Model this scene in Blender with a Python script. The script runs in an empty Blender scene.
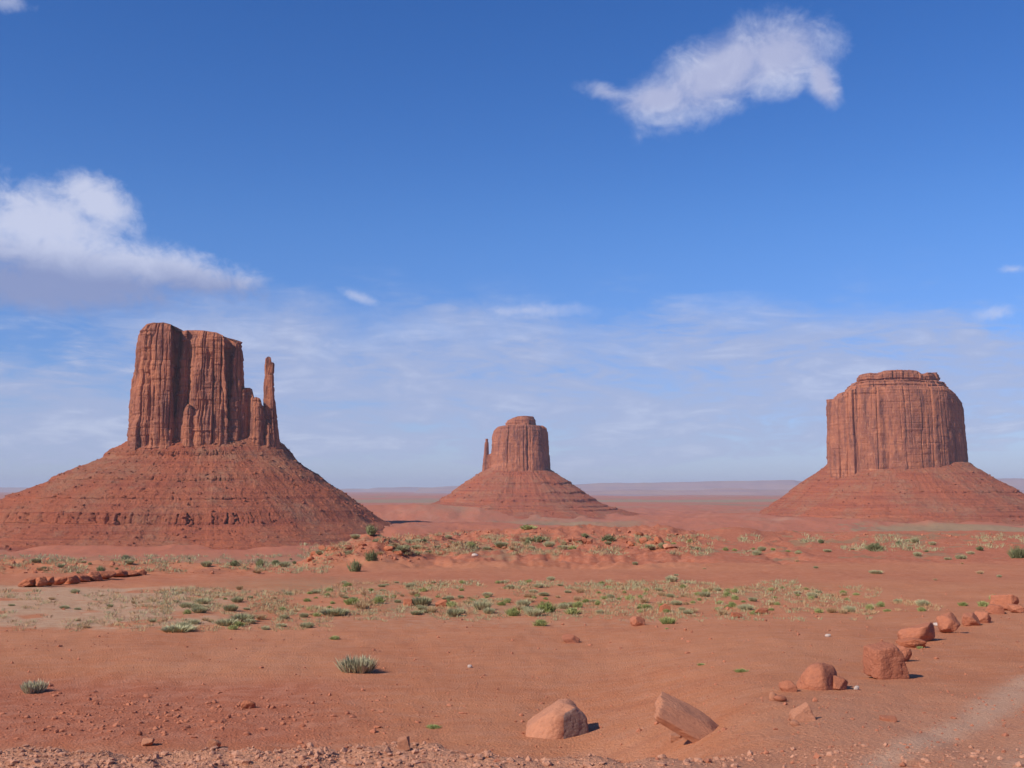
import bpy, math, random
import numpy as np
from mathutils import Vector, Matrix

R = math.radians
sc = bpy.context.scene
COL = sc.collection

# ------------------------------------------------------------------ camera
F = 1100.0
HOR = 489.0
PITCH = math.atan((HOR - 384.0) / F)
cam_d = bpy.data.cameras.new('camera')
cam_d.sensor_width = 36.0
cam_d.lens = 36.0 * F / 1024.0
cam_d.clip_start = 0.1
cam_d.clip_end = 200000.0
cam = bpy.data.objects.new('camera', cam_d)
COL.objects.link(cam)
cam.location = (0, 0, 0)
cam.rotation_euler = (math.pi / 2 + PITCH, 0, 0)
sc.camera = cam

# ------------------------------------------------------------------ light
SUN_EL = R(37.0)
SUN_AZ = R(53.0)          # towards the left, and this far round from straight behind the camera
sun_dir = Vector((-math.cos(SUN_EL) * math.sin(SUN_AZ), -math.cos(SUN_EL) * math.cos(SUN_AZ), math.sin(SUN_EL)))
sl = bpy.data.lights.new('sun', 'SUN')
sl.energy = 4.5
sl.angle = R(0.5)
sl.color = (1.0, 0.92, 0.80)
so = bpy.data.objects.new('sun', sl)
COL.objects.link(so)
so.rotation_euler = sun_dir.to_track_quat('Z', 'Y').to_euler()

sc.view_settings.view_transform = 'Standard'
sc.view_settings.look = 'None'
sc.view_settings.gamma = 1.0
sc.view_settings.use_curve_mapping = False
sc.view_settings.exposure = 0.1
sc.render.engine = 'CYCLES'
sc.cycles.use_denoising = True
sc.cycles.max_bounces = 5
sc.cycles.diffuse_bounces = 2
sc.cycles.glossy_bounces = 1
sc.cycles.transparent_max_bounces = 8
sc.cycles.volume_bounces = 0


# ------------------------------------------------------------------ small node language
class G:
    """a node tree with arithmetic on sockets"""
    def __init__(self, tree):
        self.t = tree
        self.n = tree.nodes
        self.l = tree.links

    def put(self, sock, v):
        if isinstance(v, S):
            self.l.new(v.s, sock)
        elif v is not None:
            if isinstance(v, (tuple, list)):
                v = tuple(v)
                if sock.type == 'RGBA' and len(v) == 3:
                    v = v + (1.0,)
            sock.default_value = v

    def math(self, op, a, b=None, c=None, clamp=False):
        nd = self.n.new('ShaderNodeMath')
        nd.operation = op
        nd.use_clamp = clamp
        self.put(nd.inputs[0], a)
        if b is not None:
            self.put(nd.inputs[1], b)
        if c is not None:
            self.put(nd.inputs[2], c)
        return S(self, nd.outputs[0])

    def smooth(self, x, lo, hi, a=0.0, b=1.0):
        nd = self.n.new('ShaderNodeMapRange')
        nd.interpolation_type = 'SMOOTHSTEP'
        for i, v in enumerate((x, lo, hi, a, b)):
            self.put(nd.inputs[i], v)
        return S(self, nd.outputs[0])

    def mix(self, f, a, b):
        nd = self.n.new('ShaderNodeMix')
        nd.data_type = 'RGBA'
        self.put(nd.inputs['Factor'], f)
        self.put(nd.inputs[6], a)
        self.put(nd.inputs[7], b)
        return S(self, nd.outputs[2])

    def mul(self, a, b):
        nd = self.n.new('ShaderNodeMix')
        nd.data_type = 'RGBA'
        nd.blend_type = 'MULTIPLY'
        nd.inputs['Factor'].default_value = 1.0
        self.put(nd.inputs[6], a)
        self.put(nd.inputs[7], b)
        return S(self, nd.outputs[2])

    def vec(self, x, y, z):
        nd = self.n.new('ShaderNodeCombineXYZ')
        for i, v in enumerate((x, y, z)):
            self.put(nd.inputs[i], v)
        return S(self, nd.outputs[0])

    def scale(self, v, s):
        nd = self.n.new('ShaderNodeVectorMath')
        nd.operation = 'MULTIPLY'
        self.put(nd.inputs[0], v)
        nd.inputs[1].default_value = s
        return S(self, nd.outputs[0])

    def noise(self, v, scale, detail=4.0, rough=0.5, dist=0.0):
        nd = self.n.new('ShaderNodeTexNoise')
        self.put(nd.inputs['Vector'], v)
        nd.inputs['Scale'].default_value = scale
        nd.inputs['Detail'].default_value = detail
        nd.inputs['Roughness'].default_value = rough
        nd.inputs['Distortion'].default_value = dist
        return S(self, nd.outputs['Fac'])

    def voro(self, v, scale, feature='F1'):
        nd = self.n.new('ShaderNodeTexVoronoi')
        nd.feature = feature
        self.put(nd.inputs['Vector'], v)
        nd.inputs['Scale'].default_value = scale
        return S(self, nd.outputs['Distance'])

    def attr(self, name):
        nd = self.n.new('ShaderNodeAttribute')
        nd.attribute_name = name
        return S(self, nd.outputs['Fac'])

    def pos(self):
        return S(self, self.n.new('ShaderNodeNewGeometry').outputs['Position'])

    def sep(self, v):
        nd = self.n.new('ShaderNodeSeparateXYZ')
        self.put(nd.inputs[0], v)
        return [S(self, o) for o in nd.outputs]

    def bump(self, h, strength, dist):
        nd = self.n.new('ShaderNodeBump')
        self.put(nd.inputs['Height'], h)
        nd.inputs['Strength'].default_value = strength
        nd.inputs['Distance'].default_value = dist
        return S(self, nd.outputs[0])


class S:
    def __init__(self, g, s):
        self.g = g
        self.s = s

    def __add__(self, o): return self.g.math('ADD', self, o)
    def __radd__(self, o): return self.g.math('ADD', o, self)
    def __sub__(self, o): return self.g.math('SUBTRACT', self, o)
    def __rsub__(self, o): return self.g.math('SUBTRACT', o, self)
    def __mul__(self, o): return self.g.math('MULTIPLY', self, o)
    def __rmul__(self, o): return self.g.math('MULTIPLY', o, self)
    def __truediv__(self, o): return self.g.math('DIVIDE', self, o)
    def max(self, o): return self.g.math('MAXIMUM', self, o)
    def min(self, o): return self.g.math('MINIMUM', self, o)


def ray(px, py):
    """direction through a picture point, as (x/y, z/y)"""
    a = (px - 512.0) / F
    b = (384.0 - py) / F
    cy, sy = math.cos(PITCH), math.sin(PITCH)
    y = cy - b * sy
    z = sy + b * cy
    return a / y, z / y


def W(px, py, Y):
    a, b = ray(px, py)
    return a * Y, Y, b * Y


# ------------------------------------------------------------------ world: sky with clouds, laid out by compass direction
world = bpy.data.worlds.new('World')
sc.world = world
world.use_nodes = True
wt = world.node_tree
wt.nodes.clear()
g = G(wt)
sky = wt.nodes.new('ShaderNodeTexSky')
sky.sky_type = 'NISHITA'
sky.sun_disc = False
sky.sun_elevation = SUN_EL
sky.sun_rotation = math.atan2(sun_dir.x, sun_dir.y)
sky.altitude = 1700.0
sky.air_density = 1.0
sky.dust_density = 0.6
sky.ozone_density = 2.5
SKY_STRENGTH = 0.13
tc = wt.nodes.new('ShaderNodeTexCoord')
D = S(g, tc.outputs['Generated'])
dx, dy, dz = g.sep(D)
AZ = g.math('ARCTAN2', dx, dy) * 57.29578
EL = g.math('ARCSINE', dz) * 57.29578
hs = wt.nodes.new('ShaderNodeHueSaturation')
hs.inputs['Hue'].default_value = 0.514
hs.inputs['Saturation'].default_value = 1.32
hs.inputs['Value'].default_value = 1.0
wt.links.new(sky.outputs[0], hs.inputs['Color'])
skyc = g.mul(S(g, hs.outputs[0]), g.mix(g.smooth(EL, 15.0, 2.0), (1.0, 1.0, 1.0), (0.60, 0.63, 0.83)))


def azel(px, py):
    a, b = ray(px, py)
    return math.degrees(math.atan2(a, 1)), math.degrees(math.atan2(b, math.hypot(a, 1)))


n_big = g.noise(g.scale(D, (1, 1, 1.5)), 9.0, 8.0, 0.6, 0.3)
n_mid = g.noise(g.scale(D, (1, 1, 1.3)), 26.0, 7.0, 0.62, 0.6)
n_fine = g.noise(g.scale(D, (1, 1, 1.2)), 75.0, 5.0, 0.65, 0.4)


def blob(px, py, w, h, rot=0.0):
    """1 at the middle, 0 at the ellipse w x h (picture pixels as degrees), negative outside"""
    a0, e0 = azel(px, py)
    k = math.degrees(1.0 / F)
    c, s_ = math.cos(R(rot)), math.sin(R(rot))
    u = AZ - a0
    v = EL - e0
    p = (u * c + v * s_) * (1.0 / (w * k))
    q = (v * c - u * s_) * (1.0 / (h * k))
    return 1.0 - g.math('SQRT', p * p + q * q)


def union(bs):
    r = bs[0]
    for b in bs[1:]:
        nd = g.math('SMOOTH_MAX', r, b, 0.35)
        r = nd
    return r


nn = (n_big - 0.5) * 0.9 + (n_mid - 0.5) * 1.3 + (n_fine - 0.5) * 0.7
c1 = union([blob(722, 72, 104, 42, 22), blob(778, 54, 62, 40, 6), blob(660, 98, 54, 24, 4), blob(822, 80, 16, 34, 25),
            blob(606, 92, 34, 10, -12) * 0.6])
a1 = g.smooth(c1 + nn * 0.60, -0.08, 0.85)
c2 = union([blob(60, 262, 130, 50, -6), blob(40, 225, 95, 42, 0), blob(170, 272, 110, 26, -8), blob(100, 205, 45, 28, -20), blob(-60, 240, 110, 75, 0), blob(40, 286, 175, 30, 2), blob(205, 284, 62, 13, 3)])
a2 = g.smooth(c2 + nn * 0.75, -0.05, 0.70) * g.smooth(EL, azel(60, 338)[1], azel(60, 300)[1])
c3 = union([blob(5, 2, 26, 10, 0), blob(525, 311, 75, 9, 0), blob(998, 313, 26, 8, 5), blob(1014, 269, 22, 5, 0), blob(357, 296, 22, 6, -20)])
a3 = g.smooth(c3 + nn * 1.5, -0.1, 1.2) * 0.5
# thin veil of high cloud low over the plain
n_st = g.noise(g.scale(D, (1.0, 1.0, 3.6)), 6.0, 8.0, 0.56, 1.2)
n_st2 = g.noise(g.scale(D, (1.3, 1.0, 6.0)), 14.0, 8.0, 0.62, 1.5)
band = g.smooth(EL + (n_big - 0.5) * 7.0, 11.5, 6.5) * g.smooth(EL, -1.0, 1.0, 0.55, 1.0)
st = n_st * 0.95 + (n_st2 - 0.5) * 0.55
veil_mask = union([blob(420, 350, 330, 62, -4), blob(820, 360, 300, 60, -3), blob(560, 420, 620, 60, 0), blob(20, 420, 220, 55, 0), blob(250, 335, 150, 30, 3)])
a4 = g.math('MAXIMUM', g.smooth(st + g.smooth(veil_mask, -0.3, 0.5) * 0.30, 0.42, 0.80) * band * 0.86, g.smooth(EL, 6.5, 0.0) * 0.66)
ct = EL - azel(60, 258)[1]
shade2 = g.smooth(ct - 0.15 + (n_mid - 0.5) * 1.6 - (AZ + 24.0) * -0.05, -1.1, 0.9)
white = (4.6, 4.85, 6.1)
lil = (3.35, 3.6, 5.15)
grey = (2.0, 2.35, 3.95)
col1 = g.mix(g.smooth(n_mid + c1 * -0.45, 0.15, 0.55), lil, white)
col2 = g.mix(shade2, grey, white)
out = g.mix(a4, skyc, g.mix(g.smooth(st + (n_mid - 0.5) * 0.22, 0.44, 0.74), (2.9, 3.4, 5.05), (3.95, 4.35, 5.75)))
out = g.mix(a3, out, white)
out = g.mix(a2 * 0.86, out, col2)
out = g.mix(a1 * 0.90, out, col1)
bg = wt.nodes.new('ShaderNodeBackground')
g.put(bg.inputs['Color'], out)
bg.inputs['Strength'].default_value = SKY_STRENGTH
wo = wt.nodes.new('ShaderNodeOutputWorld')
wt.links.new(bg.outputs[0], wo.inputs[0])


# ------------------------------------------------------------------ numpy noise
def _h(ix, iy, iz, seed):
    n = (ix.astype(np.int64) * 374761393 + iy.astype(np.int64) * 668265263 + iz.astype(np.int64) * 2147483647 + seed * 974634777) & 0x7fffffff
    n = ((n ^ (n >> 13)) * 1274126177) & 0x7fffffff
    n = ((n ^ (n >> 16)) * 1103515245) & 0x7fffffff
    return ((n ^ (n >> 11)) & 0xffffff) / float(0xffffff)


def vn(x, y, z=None, seed=0):
    x = np.asarray(x, float)
    y = np.asarray(y, float)
    if z is None:
        ix, iy = np.floor(x), np.floor(y)
        fx, fy = x - ix, y - iy
        fx = fx * fx * (3 - 2 * fx)
        fy = fy * fy * (3 - 2 * fy)
        o = np.zeros_like(ix)
        a = _h(ix, iy, o, seed); b = _h(ix + 1, iy, o, seed)
        c = _h(ix, iy + 1, o, seed); d = _h(ix + 1, iy + 1, o, seed)
        return (a * (1 - fx) + b * fx) * (1 - fy) + (c * (1 - fx) + d * fx) * fy
    z = np.asarray(z, float)
    ix, iy, iz = np.floor(x), np.floor(y), np.floor(z)
    fx, fy, fz = x - ix, y - iy, z - iz
    fx = fx * fx * (3 - 2 * fx)
    fy = fy * fy * (3 - 2 * fy)
    fz = fz * fz * (3 - 2 * fz)
    r = 0
    for k, wz in ((0, 1 - fz), (1, fz)):
        a = _h(ix, iy, iz + k, seed); b = _h(ix + 1, iy, iz + k, seed)
        c = _h(ix, iy + 1, iz + k, seed); d = _h(ix + 1, iy + 1, iz + k, seed)
        r = r + ((a * (1 - fx) + b * fx) * (1 - fy) + (c * (1 - fx) + d * fx) * fy) * wz
    return r


def fbm(x, y, z=None, o=4, seed=0, gain=0.5):
    s, a, t = 0.0, 1.0, 0.0
    f = 1.0
    for i in range(o):
        s = s + a * vn(x * f + 17.3 * i, y * f - 9.1 * i, None if z is None else z * f + 5.7 * i, seed + i)
        t += a
        a *= gain
        f *= 2.03
    return s / t


def sst(x, a, b):
    t = np.clip((x - a) / (b - a), 0, 1)
    return t * t * (3 - 2 * t)


# ------------------------------------------------------------------ terrain height
LD = np.log(np.array([0.3, 6, 9.6, 10.4, 12, 16, 25, 36, 50, 80, 120, 170, 220, 1e5]))
LZ = np.array([-2.05, -2.12, -2.2, -2.72, -3.5, -3.8, -4.0, -4.35, -4.75, -5.6, -6.4, -7.3, -8.4, -8.4])
RD = np.log(np.array([0.3, 6, 9, 11.6, 15, 17.5, 25, 36.7, 50, 80, 120, 170, 220, 1e5]))
RZ = np.array([-2.05, -2.1, -2.2, -2.45, -2.75, -3.0, -3.5, -4.1, -4.75, -5.6, -6.4, -7.3, -8.4, -8.4])
BUTTES = {'west': (204, 1900.0), 'east': (518, 3600.0), 'south': (898, 3000.0)}
PLAIN = -90.0


def du(x, y):
    r = np.hypot(x, y)
    d = np.maximum(y, 0.7 * r)
    u = 512 + F * x / np.maximum(d, 1e-3)
    return d, u


def Hgt(x, y):
    x = np.asarray(x, float)
    y = np.asarray(y, float)
    d, u = du(x, y)
    r = np.hypot(x, y)
    # ragged edge of the roadside bank
    wob = (fbm(x * 0.9, y * 0.3, None, 4, 5) - 0.5) * 1.3
    dd = np.maximum(d + wob * sst(d, 7, 9) * (1 - sst(d, 14, 22)), 0.3)
    ld = np.log(dd)
    zl = np.interp(ld, LD, LZ)
    zr = np.interp(ld, RD, RZ)
    m = sst(u, 555, 780)
    z = zl * (1 - m) + zr * m
    # road verge: the road itself lies a little lower than the line of boulders
    # relief of the flat
    z = z + (fbm(x * 0.35, y * 0.18, None, 4, 11) - 0.5) * 0.18 * sst(d, 9, 20)
    z = z + (fbm(x * 0.05, y * 0.03, None, 3, 12) - 0.5) * 0.9 * sst(d, 40, 90)
    z = z + (fbm(x * 2.2, y * 1.6, None, 3, 13) - 0.5) * 0.05
    shoulder = (1 - sst(d, 9.8, 11.2)) * (1 - m)
    z = z + shoulder * ((fbm(x * 5, y * 5, None, 4, 14) - 0.5) * 0.10 + (fbm(x * 1.4, y * 1.4, None, 2, 15) - 0.5) * 0.12)
    # eroded red mounds towards the rim
    for (mu, md, wu, wd, hh) in ((372, 100, 34, 12, 1.9), (330, 92, 20, 7, 0.7), (425, 125, 40, 16, 1.25), (520, 165, 60, 22, 0.9), (600, 172, 60, 20, 1.0), (735, 172, 34, 16, 1.5),
                                 (655, 165, 30, 12, 1.0), (868, 150, 50, 16, 0.9), (960, 165, 60, 20, 0.9), (60, 108, 90, 10, -0.5)):
        e = np.exp(-((u - mu) / wu) ** 2 - ((d - md) / wd) ** 2)
        z = z + hh * e
    er = sst(d, 76, 95) * (1 - sst(d, 215, 260)) * sst(u, 270, 340) * (1 - sst(u, 770, 830) * 0.75)
    er = er * np.where(u > 690, 1 - 0.85 * np.exp(-((u - 735) / 35.0) ** 2), 1)
    rg = 1 - np.abs(2 * fbm(x * 0.16, y * 0.11, None, 4, 21) - 1)
    z = z + er * ((rg - 0.75) * 1.3 + (fbm(x * 0.8, y * 0.5, None, 4, 22, 0.6) - 0.5) * 1.1)
    # small gullied steps on the left, behind the pale flat
    el = sst(d, 66, 72) * (1 - sst(d, 120, 160)) * (1 - sst(u, 230, 320))
    z = z + el * ((1 - np.abs(2 * fbm(x * 0.12, y * 0.16, None, 4, 23) - 1)) - 0.7) * 1.3
    # rim, then the valley
    rim = np.interp(u, [-200, 280, 345, 400, 470, 780, 1200], [84, 84, 112, 150, 212, 215, 205]) + (fbm(x * 0.02, y * 0.02, None, 3, 31) - 0.5) * np.interp(u, [300, 420], [10, 36])
    k = sst(d, rim, rim + np.interp(u, [300, 420], [210, 320]))
    val = PLAIN + (fbm(x / 900.0, y / 1400.0, None, 4, 41) - 0.5) * 14 * sst(d, 900, 2500) + (fbm(x / 160.0, y / 160.0, None, 3, 43) - 0.5) * 3
    # aprons of wash material round the buttes
    for (bp, bY, rx, ry, hh) in ((440, 3650, 560, 480, 30), (518, 3600, 520, 450, 12), (875, 3000, 800, 620, 20), (415, 2050, 420, 330, 20), (204, 1900, 620, 470, 5)):
        bx = ray(bp, HOR)[0] * bY
        q = np.sqrt(((x - bx) / rx) ** 2 + ((y - bY) / ry) ** 2)
        val = val + hh * (1 - sst(q, 0.45, 1.25))
    gl = 1 - np.abs(2 * fbm(x / 130.0, y / 190.0, None, 5, 44) - 1)
    val = val + (gl - 0.7) * 16 * sst(d, 1400, 1650) * (1 - sst(d, 5000, 7000))
    # distant swells of the plain
    val = val + (fbm(x / 5000.0, y / 3000.0, None, 3, 51) - 0.5) * 34 * sst(d, 5000, 9000)
    z = z * (1 - k) + val * k
    # ground behind the camera stays near the road
    back = sst(-y, 0, 40)
    z = np.where(y < 0, z * (1 - back) + (-2.05 + (fbm(x * 0.05, y * 0.05, None, 3, 61) - 0.5) * 1.0) * back, z)
    return z


_MD = np.exp(np.linspace(math.log(4.0), math.log(9000.0), 2600))
_PX = np.arange(-60.0, 1090.0, 4.0)
_RA = np.array([ray(p, HOR)[0] for p in _PX])
_GZ = Hgt(_RA[:, None] * _MD[None, :], np.broadcast_to(_MD[None, :], (len(_PX), len(_MD))))
_SL = np.maximum.accumulate(_GZ / _MD[None, :], axis=1)      # steepest sight line met so far


def hit(px, py):
    """where the sight line through a picture point meets the ground"""
    a, b = ray(px, py)
    f = (px + 60.0) / 4.0
    i = int(min(max(f, 0), len(_PX) - 2))
    f -= i
    ds = []
    for k_ in (i, i + 1):
        w = int(np.searchsorted(_SL[k_], b))
        if w >= len(_MD):
            return None
        ds.append(_MD[w])
    Y = ds[0] * (1 - f) + ds[1] * f if abs(ds[0] - ds[1]) < 0.2 * ds[0] else ds[0]
    return a * Y, Y, float(Hgt(a * Y, Y))


# ------------------------------------------------------------------ object helpers
def mesh_np(name, V, Fc, mat=None, smooth=True, attrs=None):
    me = bpy.data.meshes.new(name)
    V = np.ascontiguousarray(V, dtype=np.float32)
    Fc = np.ascontiguousarray(Fc, dtype=np.int32)
    k = Fc.shape[1]
    me.vertices.add(len(V))
    me.vertices.foreach_set('co', V.ravel())
    me.loops.add(Fc.size)
    me.loops.foreach_set('vertex_index', Fc.ravel())
    me.polygons.add(len(Fc))
    me.polygons.foreach_set('loop_start', np.arange(0, Fc.size, k, dtype=np.int32))
    me.polygons.foreach_set('loop_total', np.full(len(Fc), k, dtype=np.int32))
    me.polygons.foreach_set('use_smooth', np.full(len(Fc), bool(smooth)))
    me.update(calc_edges=True)
    for an, av in (attrs or {}).items():
        at = me.attributes.new(an, 'FLOAT', 'POINT')
        at.data.foreach_set('value', np.ascontiguousarray(av, dtype=np.float32))
    if mat:
        me.materials.append(mat)
    return me


def link(name, me, parent=None, loc=None, rotz=None, label=None, cat=None, group=None, kind=None):
    o = bpy.data.objects.new(name, me)
    COL.objects.link(o)
    if parent is not None:
        o.parent = parent
    if loc is not None:
        o.location = loc
    if rotz is not None:
        o.rotation_euler = (0, 0, rotz)
    if label:
        o['label'] = label
    if cat:
        o['category'] = cat
    if group:
        o['group'] = group
    if kind:
        o['kind'] = kind
    return o


def newmat(name, rough=0.95, spec=0.15):
    m = bpy.data.materials.new(name)
    m.use_nodes = True
    m.node_tree.nodes.clear()
    gg = G(m.node_tree)
    b = m.node_tree.nodes.new('ShaderNodeBsdfPrincipled')
    b.inputs['Roughness'].default_value = rough
    b.inputs['Specular IOR Level'].default_value = spec
    o = m.node_tree.nodes.new('ShaderNodeOutputMaterial')
    m.node_tree.links.new(b.outputs[0], o.inputs[0])
    return m, gg, b


# ------------------------------------------------------------------ ground material
def ground_mat():
    m, q, b = newmat('red_desert_ground', 1.0, 0.05)
    P = q.pos()
    pale, gravel, green, clay, far = (q.attr(n) for n in ('pale', 'gravel', 'green', 'clay', 'far'))
    n1 = q.noise(P, 0.25, 6, 0.6)
    n2 = q.noise(P, 2.3, 6, 0.65)
    n3 = q.noise(P, 16.0, 5, 0.65)
    n4 = q.noise(P, 90.0, 3, 0.6)
    red = q.mix(q.smooth(n1, 0.35, 0.65), (0.51, 0.190, 0.090), (0.56, 0.230, 0.114))
    red = q.mix(q.smooth(n2, 0.35, 0.75) * 0.55, red, (0.55, 0.27, 0.165))
    red = q.mix(q.smooth(n3, 0.50, 0.70) * 0.4, red, (0.36, 0.13, 0.070))
    n5 = q.noise(q.scale(P, (0.35, 1.6, 1)), 1.1, 6, 0.65, 0.4)
    red = q.mix(q.smooth(n5, 0.50, 0.70) * 0.28, red, (0.36, 0.125, 0.070))
    red = q.mix(q.smooth(q.noise(P, 42.0, 4, 0.7), 0.60, 0.70) * 0.55, red, (0.26, 0.10, 0.065))
    red = q.mix(clay, red, q.mix(q.smooth(n2, 0.4, 0.65), (0.43, 0.140, 0.075), (0.50, 0.195, 0.115)))
    palec = q.mix(q.smooth(n2, 0.3, 0.7), (0.49, 0.29, 0.17), (0.55, 0.375, 0.24))
    c = q.mix(q.smooth(pale + (n2 - 0.5) * 0.6 + (n3 - 0.5) * 0.5, 0.25, 0.85) * 0.8, red, palec)
    gv = q.mix(q.smooth(n4, 0.4, 0.65), (0.50, 0.225, 0.130), (0.64, 0.345, 0.215))
    c = q.mix(q.smooth(gravel + (n3 - 0.5) * 0.5, 0.2, 0.9) * 0.8, c, gv)
    c = q.mix(q.smooth(q.attr('track') + (n2 - 0.5) * 0.7, 0.15, 1.0) * 0.75, c, q.mix(q.smooth(n4, 0.35, 0.65), (0.52, 0.30, 0.19), (0.66, 0.42, 0.28)))
    gr = q.mix(q.smooth(n1, 0.3, 0.7), (0.20, 0.19, 0.10), (0.30, 0.26, 0.15))
    c = q.mix(q.smooth(green + (n2 - 0.5) * 0.7, 0.2, 0.9) * 0.8, c, gr)
    # far valley floor: broad streaks of scrub, wash sand and red soil
    Ps = q.scale(P, (1.0, 0.45, 1.0))
    f1 = q.noise(Ps, 0.0011, 6, 0.6, 0.3)
    f2 = q.noise(Ps, 0.006, 5, 0.65)
    f3 = q.noise(P, 0.045, 4, 0.7)
    fc = q.mix(q.smooth(f1 + (f2 - 0.5) * 0.4, 0.48, 0.68), (0.43, 0.150, 0.085), (0.30, 0.185, 0.115))
    fc = q.mix(q.smooth(f2, 0.5, 0.75) * 0.55, fc, (0.46, 0.24, 0.16))
    fc = q.mix(q.smooth(green + (f2 - 0.5) * 0.5, 0.15, 0.8) * 0.75, fc, (0.29, 0.225, 0.125))
    fc = q.mix(q.smooth(f3, 0.55, 0.75) * 0.5, fc, (0.19, 0.14, 0.075))
    c = q.mix(far, c, fc)
    q.put(b.inputs['Base Color'], c)
    h = n3 * 0.6 + n4 * 0.35 + q.voro(P, 22.0) * 0.35
    hh = h * (1.0 - far) * 0.022 + (f3 * 1.2 + f2 * 3.0) * far
    q.put(b.inputs['Normal'], q.bump(hh, 1.0, 2.0))
    return m


MG = ground_mat()


def build_ground():
    a_in = np.arange(-31.0, 31.0001, 0.1)
    a_out = np.concatenate([np.arange(31.5, 60, 0.8), np.arange(60, 300, 4.0), np.arange(300, 328.9, 0.8)])
    ang = np.radians(np.concatenate([a_in, a_out]))
    rr = np.concatenate([[0.4, 1.0, 2.0, 3.0, 4.0], np.exp(np.arange(math.log(5.0), math.log(60000.0), 0.0125))])
    A, Rr = np.meshgrid(ang, rr)
    X = (Rr * np.sin(A)).ravel()
    Y = (Rr * np.cos(A)).ravel()
    Z = Hgt(X, Y)
    na, nr = len(ang), len(rr)
    idx = np.arange(na * nr).reshape(nr, na)
    nx = np.roll(idx, -1, axis=1)
    q = np.stack([idx[:-1], idx[1:], nx[1:], nx[:-1]], -1).reshape(-1, 4)
    q = q[:, ::-1]
    V = np.stack([X, Y, Z], 1)
    V = np.vstack([V, [[0, 0, float(Hgt(0.01, 0.01))]]])
    d, u = du(X, Y)
    nz = fbm(X * 0.08, Y * 0.05, None, 4, 71)
    nb = fbm(X * 0.5, Y * 0.3, None, 4, 72)
    w1 = u + (nz - 0.5) * 160
    far = sst(d, 240, 480)
    z35 = sst(d, 33 + (nb - 0.5) * 6, 37 + (nb - 0.5) * 6)
    pale = z35 * (1 - sst(d, 52 + (nz - 0.5) * 14, 60 + (nz - 0.5) * 14)) * (1 - sst(w1, 170, 330)) * sst(nb, 0.22, 0.45)
    pale = np.maximum(pale, 0.40 * sst(d, 32, 36) * (1 - sst(d, 50, 62)) * sst(nz, 0.5, 0.62) * (1 - sst(u, 640, 860)))
    # gravel: roadside bank and the road on the right
    grav = (1 - sst(d, 9.7, 11.0)) * (1 - sst(u, 600, 800) * 0.55) * sst(y_safe(Y), -1, 1)
    edge = np.interp(d, [0.3, 8, 10, 13, 18, 26, 40, 60, 100], [780, 780, 830, 880, 950, 1010, 1080, 1150, 1300])
    road = sst(u + (nb - 0.5) * 60, edge, edge + 90) * (1 - sst(d, 60, 100))
    grav = np.maximum(grav, road * 0.5)
    eu = np.interp(d, [0.3, 8, 9.5, 11, 13, 15, 18, 24, 60], [820, 850, 880, 925, 965, 995, 1030, 1090, 1300])
    track = np.exp(-((u + (nb - 0.5) * 40 - eu) / np.interp(d, [8, 12, 18], [26, 38, 30])) ** 2) * sst(d, 6, 10) * 0.9
    track = np.maximum(track, np.exp(-((u + (nb - 0.5) * 60 - eu - 130) / 60.0) ** 2) * 0.6)
    track = np.maximum(track, sst(u + (nb - 0.5) * 50, eu + 20, eu + 120) * 0.42 * (1 - sst(d, 30, 60)))
    grav = np.maximum(grav, (1 - sst(d, 9, 14)) * 0.6)
    grav = np.maximum(grav, (1 - sst(d, 11, 24)) * 0.62 * sst(u, 600, 860) * sst(Y, -1, 1))
    green = sst(d, 36, 42) * (1 - sst(d, 62, 80)) * sst(nz, 0.45, 0.62) * (1 - sst(u, 800, 960)) * sst(u, 60, 300) * 0.45
    green = np.maximum(green, sst(d, 84, 100) * (1 - far) * sst(nb + nz * 0.6, 0.78, 0.95) * 0.6)
    # valley floor green: the meadow before the right-hand butte, a grey-green strip across the middle
    dn = d + (fbm(X / 300.0, Y / 500.0, None, 4, 73) - 0.5) * 700
    gfar = sst(dn, 1500, 1700) * (1 - sst(dn, 2450, 2700)) * sst(u + (nz - 0.5) * 120, 820, 900)
    gfar = np.maximum(gfar, sst(dn, 2250, 2450) * (1 - sst(dn, 2900, 3100)) * 0.55 * sst(u, 430, 470) * (1 - sst(u, 620, 680)))
    gfar = np.maximum(gfar, sst(dn, 7600, 8200) * (1 - sst(dn, 9400, 10500)) * 0.9)
    gfar = np.maximum(gfar, (1 - sst(d, 1350, 1650)) * 0.5 * (1 - sst(u, 360, 420)))
    green = green * (1 - far) + gfar * far
    clay = sst(d, 80, 95) * (1 - far) * sst(u, 240, 330)
    clay = np.maximum(clay, (1 - sst(np.abs(d - 20.0), 2.2, 5.0)) * (1 - sst(w1, 280, 460)) * 0.9)
    clay = np.maximum(clay, sst(d, 57, 66) * (1 - far) * 0.5 * (1 - sst(d, 70, 90)))

    def ext(a):
        return np.concatenate([a, [0.0]])
    # fan under the camera
    tri = np.stack([np.full(na, na * nr), idx[0], nx[0]], 1)
    quads = q
    # close the centre with degenerate-free quads: use a tiny second mesh pass
    me = bpy.data.meshes.new('ground')
    Fl = quads.ravel()
    allidx = np.concatenate([Fl, tri[:, ::-1].ravel()]).astype(np.int32)
    ls = np.concatenate([np.arange(len(quads)) * 4, len(quads) * 4 + np.arange(len(tri)) * 3]).astype(np.int32)
    lt = np.concatenate([np.full(len(quads), 4), np.full(len(tri), 3)]).astype(np.int32)
    me.vertices.add(len(V))
    me.vertices.foreach_set('co', V.astype(np.float32).ravel())
    me.loops.add(len(allidx))
    me.loops.foreach_set('vertex_index', allidx)
    me.polygons.add(len(ls))
    me.polygons.foreach_set('loop_start', ls)
    me.polygons.foreach_set('loop_total', lt)
    me.polygons.foreach_set('use_smooth', np.ones(len(ls), bool))
    me.update(calc_edges=True)
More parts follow.
